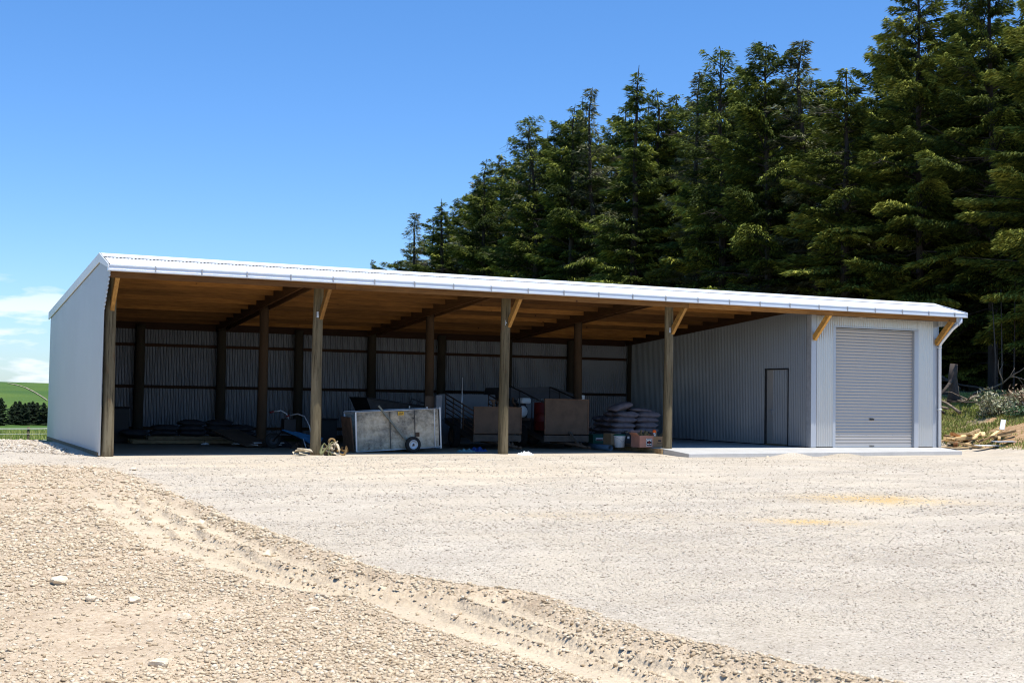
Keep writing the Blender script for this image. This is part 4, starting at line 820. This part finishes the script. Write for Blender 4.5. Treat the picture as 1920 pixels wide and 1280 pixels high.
b=MB(); b.tube([(13.22,1.05,.18),(13.30,.86,.18),(13.42,.80,.18)],.04,8); b.lathe([(0,-.06),(.09,-.05),(.09,.05),(0,.06)],(13.40,.80,.16),14); tag(b.build('chain_heap',M['rust']),'rusty round fitting on the slab edge right of the bucket','fitting')
bx=carton(13.42,.60,.13,.44,.36,.30,'cardp','pinkish cardboard box with a black and white square label',.10)
b=MB(); b.box((.08,-.187,.13),(.19,.004,.19)); lb=b.build('label',M['white'],bx)
b=MB(); b.box((.08,-.1905,.13),(.165,.003,.165)); b.build('label_ground',M['ink'],lb)
b=MB(); b.box((.08,-.193,.175),(.14,.003,.035)); b.box((.08,-.193,.085),(.14,.003,.02)); b.build('label_bars',M['white'],lb)
b=MB(); b.lathe([(0,-.003),(.045,-.003),(.045,0)],(.08,-.192,.128),20,'y'); b.build('label_disc',M['red'],lb)
crumple('cloth',13.46,.62,.42,.30,.16,'brownc','mustard brown cloth spilling out of the box with the square label','cloth',31,.40)
crumple('jacket',13.62,.70,.30,.26,.13,'sackd','dark cloth heaped on the right rim of the labelled box','cloth',33,.42)
bx=carton(13.83,.62,.13,.36,.34,.28,'card','tan cardboard box with hand hole beside the fourth pole',.0)
b=MB(); b.box((.02,-.177,.17),(.09,.006,.035)); b.build('hand_hole',M['ink'],bx); b=MB(); b.box((.02,-.177,.10),(.16,.004,.012)); b.build('print_line',M['ink'],bx)
e=empty('spray_bottle',(13.72,.50,.41),.3,'small bottle with bright orange cap on top of the boxes','bottle')
b=MB(); b.lathe([(0,0),(.03,0),(.032,.02),(.032,.08),(.02,.10),(.02,.11)],n=14); b.build('bottle',M['white'],e); b=MB(); b.lathe([(.02,.09),(.042,.10),(.048,.13),(.035,.165),(0,.17)],n=14); b.build('cap',M['orange'],e)
# ------------------------------------------------------------------ right side: offcuts, branches, stump, saplings, cut shrub
g=random.Random(44)
def GZz(x,y): return ground_z(x,y)
def hitd(px,py,lo=30,hi=70):
    for d in np.arange(lo,hi,.1):
        x,y,z=atd(px,py,d)
        if z<ground_z(x,y): return d
    return hi
print('hits',[(p,q,round(hitd(p,q),1)) for p,q in ((1800,835),(1800,815),(1800,790),(1800,770),(1870,775),(1912,762),(1787,748),(1870,740))])
UNDER='low dark conifers filling the shade behind the shelterbelt'
gg=random.Random(77)
for i in range(16):
    px=1745+gg.uniform(0,1)*0+i*13; d=58+gg.uniform(-3,9); x,y,_=atd(px,740,d); tree(PR[5],x,y,.75,gg.uniform(.40,.6),gg.uniform(0,6),'low dark conifer deep in the shade behind the big trees at right','conifer',UNDER)
def offcut(px,py,d,L,w,h,az,tilt,mt,label,group=None,zup=0):
    x,y,_=atd(px,py,d); z=GZz(x,y); b=MB(); b.box((0,0,0),(L,w,h)); o=bevel(b.build('offcut',M[mt]),.005,1); o.location=(x,y,z+zup); o.rotation_euler=(g.uniform(-.25,.25),tilt,az); return tag(o,label,'timber offcut',group)
offcut(1802,838,40.2,2.0,.12,.04,-.50,.0,'offcut','long pale plank at the front left of the offcut heap',None,.06)
offcut(1795,822,40.9,1.0,.20,.05,.30,-.08,'offcut','broad pale board on the left of the offcut heap',None,.26)
for i in range(26):
    px=g.uniform(1778,1895); k=1-abs(px-1838)/75
    offcut(px,830,g.uniform(40.2,42.0),g.uniform(.35,1.1),g.uniform(.07,.15),g.uniform(.04,.09),g.uniform(-.9,.9),g.uniform(-.28,.28),g.choice(('offcut','offcut','offcut','barkwood')),'pale pine offcut thrown among others in the offcut heap','pine offcuts in the heap right of the shed',.07+g.uniform(0,.36)*max(.1,k))
for px,d,L,az,lab in ((1858,39.9,1.0,-.15,'white strip of sheet at the front of the offcut heap'),(1888,40.2,1.1,.1,'bluish grey metal strip at the right end of the offcut heap')):
    o=offcut(px,838,d,L,.22,.02,az,0,'white' if px<1870 else 'galv',lab,None,.09)
o=offcut(1880,822,41.2,.35,.14,.03,.5,-1.0,'white','short white offcut sticking up from the right of the heap',None,.35)
b=MB(); x,y,_=atd(1790,765,46); z=GZz(x,y)
def limbs(x,y,z,n,L,r,seed,name,mat,label,cat,group=None,spread=1.4,up=.35):
    q=random.Random(seed); b=MB()
    def rec(p,a,el,l,r,dep):
        pts=[p];c=Vector(p)
        for i in range(5):
            a+=q.gauss(0,.2); el+=q.gauss(0,.15); c=c+Vector((math.cos(a)*math.cos(el),math.sin(a)*math.cos(el),math.sin(el)))*l/5; c.z=max(c.z,z+.02); pts.append(c.copy())
        b.tube(pts,[r*(1-.8*i/5) for i in range(6)],6)
        if dep>0:
            for k in range(3): rec(pts[q.randint(2,4)],a+q.choice((-1,1))*q.uniform(.4,1.1),el+q.gauss(0,.3),l*q.uniform(.35,.6),r*.5,dep-1)
    rec(Vector((x,y,z+.15)),q.uniform(0,6.28),up*q.uniform(.1,1),L,r,2)
    return tag(b.build(name,M[mat],fix=False),label,cat,group)
M['deadwood']=simple('dead wood',(.26,.20,.14),.9,0,.35,9,.3); M['deadd']=simple('dark dead wood',(.085,.065,.05),.9,0,.35,9,.3)
g2=random.Random(8)
labs=['pale forked fallen branch, nearest in the brushwood heap','long thin fallen branch at the left of the brushwood heap','dead branch arching over the middle of the brushwood heap','dead branch at the right end of the brushwood heap','dark fallen branch at the back left of the brushwood heap','dark twiggy branch at the back of the brushwood heap','low dark branch between the shed and the forked branch','thin bleached branch leaning out of the brushwood heap','dark branch lying deepest in the trees behind the heap','dead limb propped against the stump']
for i,(px,d,L) in enumerate(((1800,43.6,2.2),(1778,44.5,2.4),(1800,45.5,2.4),(1825,46,2.0),(1782,47,2.4),(1800,48,2.6),(1770,44,1.8),(1835,45,1.6),(1845,49,2.4),(1776,47.5,2.2))):
    x,y,_=atd(px,760,d+1.2); limbs(x,y,GZz(x,y),1,L,.05 if i else .06,i+3,'fallen_branch','deadwood' if i in (0,1,7,3) else 'deadd',labs[i],'branch','fallen branches under the trees')
# stump
x,y,_=atd(1787,745,47); z=GZz(x,y); e=empty('tree_stump',(x,y,z),0,'broken grey tree stump standing in the shade behind the brushwood','stump')
b=MB(); b.tube([(0,0,-.1),(.02,.0,.4),(.0,.02,.9),(.04,0,1.35)],[.24,.17,.15,.13],12); b.build('trunk',M['deadd'],e)
b=MB(); b.tube([(0,0,.85),(-.3,-.1,.62),(-.9,-.3,.25)],[.07,.06,.04],8); b.build('limb',M['deadd'],e)
# thin saplings in the shade
for i,(px,d) in enumerate(((1865,48),(1877,49),(1900,50))):
    x,y,_=atd(px,740,d); z=GZz(x,y); b=MB(); b.tube([(x,y,z-.1),(x+.05,y,z+1.2),(x-.05+.1*i,y+.05,z+3.2+i*.5)],[.035,.028,.012],7); tag(b.build('bare_stem',M['deadd']),['left bare thin stem in the shade above the cut shrub','middle bare thin stem in the shade above the cut shrub','right bare thin stem in the shade near the frame edge'][i],'stem')
# cut shrub with silvery leaves
def leaf_mat(name,a,b_,c_):
    m=Mt(name); m.set(m.ramp(m.attr('tone'),[(0,a),(.5,b_),(1,c_)]),.6,0,.3); return m.m
M['silver']=leaf_mat('silvery leaves',(.12,.13,.05),(.34,.35,.19),(.56,.48,.33)); M['brownleaf']=leaf_mat('dying leaves',(.12,.06,.03),(.34,.22,.13),(.52,.44,.28))
def shrub(px,py,d,w,h,n,mat,label,seed,name='cut_shrub',bl=.13,cat='shrub'):
    q=np.random.default_rng(seed); x,y,_=atd(px,py,d); z=GZz(x,y); e=empty(name,(x,y,z),0,label,cat)
    b=MB(); pr_=random.Random(seed); cl=[]
    for i in range(16):
        a=pr_.uniform(0,6.28); l=pr_.uniform(.5,1.0); tip=Vector((math.cos(a)*w/2*l,math.sin(a)*w/2*l,h*pr_.uniform(.25,1)*(1.2-l*.8))); b.tube([(0,0,.05),tip*.5+Vector((0,0,.08)),tip],[.022,.014,.006],5,False); cl+= [tip,tip*.75,tip*.5+Vector((0,0,.05))]
    b.build('stems',M['deadwood'],e)
    c=np.array([[v.x,v.y,v.z] for v in cl])[q.integers(0,len(cl),n)]+q.normal(0,.12,(n,3))*[1,1,.8]; c[:,2]=np.maximum(c[:,2],.03)
    dd_=q.normal(0,1,(n,3)); dd_/=np.linalg.norm(dd_,axis=1)[:,None]; nr_=q.normal(0,1,(n,3))+[0,0,.5]; w_=np.cross(dd_,nr_); w_/=np.linalg.norm(w_,axis=1)[:,None]; s_=bl*q.uniform(.5,1.3,(n,1))
    V=np.stack([c-dd_*s_*.5,c+w_*s_*.2,c+dd_*s_*.5,c-w_*s_*.2],1).reshape(-1,3); F=np.arange(4*n).reshape(n,4)
    link('leaves',mesh_np('leaves',V,F,False,{'tone':('FACE',q.uniform(0,1,n))}),M[mat],e); return e
shrub(1873,775,44.3,1.35,.95,1700,'silver','heap of cut shrub with pale silvery leaves lying on the bank',3)
shrub(1852,775,44.1,.6,.35,350,'silver','smaller tuft of cut silvery shrub at the left of the pale heap',4)
shrub(1917,762,44.8,1.2,1.0,1300,'brownleaf','brown withered cut shrub at the right edge of the frame',5)
M['weed']=leaf_mat('weed leaves',(.02,.05,.02),(.05,.11,.04),(.10,.17,.07)); shrub(1914,790,43.3,.8,.3,500,'weed','low bluish green weed on the bank near the right edge',6,'weed',.10,'weed')
# grass on the bank and beyond the pad (uncountable)
def grass(n,box,hmin,hmax,seed,dens=None):
    q=np.random.default_rng(seed); x=q.uniform(box[0],box[1],n); y=q.uniform(box[2],box[3],n)
    k=q.uniform(0,1,n)<dens(x,y); x,y=x[k],y[k]; n=len(x); z=ground_h(x,y); h=q.uniform(hmin,hmax,n); a=q.uniform(0,6.28,n); l=q.uniform(0,.7,n)*h; w=.012+.008*q.uniform(0,1,n)
    b_=np.stack([x,y,z-.01],-1); ta=q.uniform(0,6.28,n); s=np.stack([np.cos(a),np.sin(a),0*a],-1)*w[:,None]; t=b_+np.stack([np.cos(ta)*l,np.sin(ta)*l,h],-1)
    return np.stack([b_-s,b_+s,t],1).reshape(-1,3),q.uniform(0,1,n)
dn=lambda x,y:ss(fbm(x*.8,y*.8,3,91),.36,.62)*ss(x,24.6,26.0)*(1-ss(x,30.3,32)*.8)
p1,t1_=grass(200000,(24.2,32,-3,14),.03,.11,1,dn); n1=len(p1)//3
M['grass']=leaf_mat('grass blades',(.15,.19,.03),(.30,.35,.06),(.52,.46,.19))
go=link('grass',mesh_np('grass',p1,np.arange(3*n1).reshape(n1,3),False,{'tone':('FACE',t1_)}),M['grass']); tag(go,'short patchy grass on the bank right of the shed','grass',kind='stuff')
p2,t2_=grass(60000,(-14,26,24,75),.12,.35,2,lambda x,y:ss(y,24,27)); n2=len(p2)//3
go=link('grass',mesh_np('field_grass',p2,np.arange(3*n2).reshape(n2,3),False,{'tone':('FACE',t2_)}),M['grass']); tag(go,'lush green pasture grass beyond the wire fence','grass',kind='stuff')
# small stones and clods on the # bank foot
x,y,_=atd(1900,827,36.5)
# fence at the left
fx0,fx1,fy=-16,26,32.3; fe=empty('wire_fence',(0,fy,0),0,'pale post and wire fence between the gravel yard and green field at left','fence')
M['wire']=simple('galvanised wire rail',(.55,.56,.50),.5,.2,.15,5,0)
for k,(hz,r) in enumerate(((1.02,.022),(.80,.010),(.52,.020),(.29,.020),(.08,.018))):
    b=MB(); pts=[(xx,0,ground_z(xx,fy)+hz+.01*math.sin(xx)) for xx in np.linspace(fx0,fx1,15)]; b.tube(pts,r,5,False); b.build('wire',M['wire'],fe)
for xx in np.linspace(fx0,fx1,13):
    z=ground_z(xx,fy); b=MB(); b.tube([(xx,.06,z-.3),(xx,.06,z+1.12)],[.06,.055],10); b.build('post',M['pole'],fe)
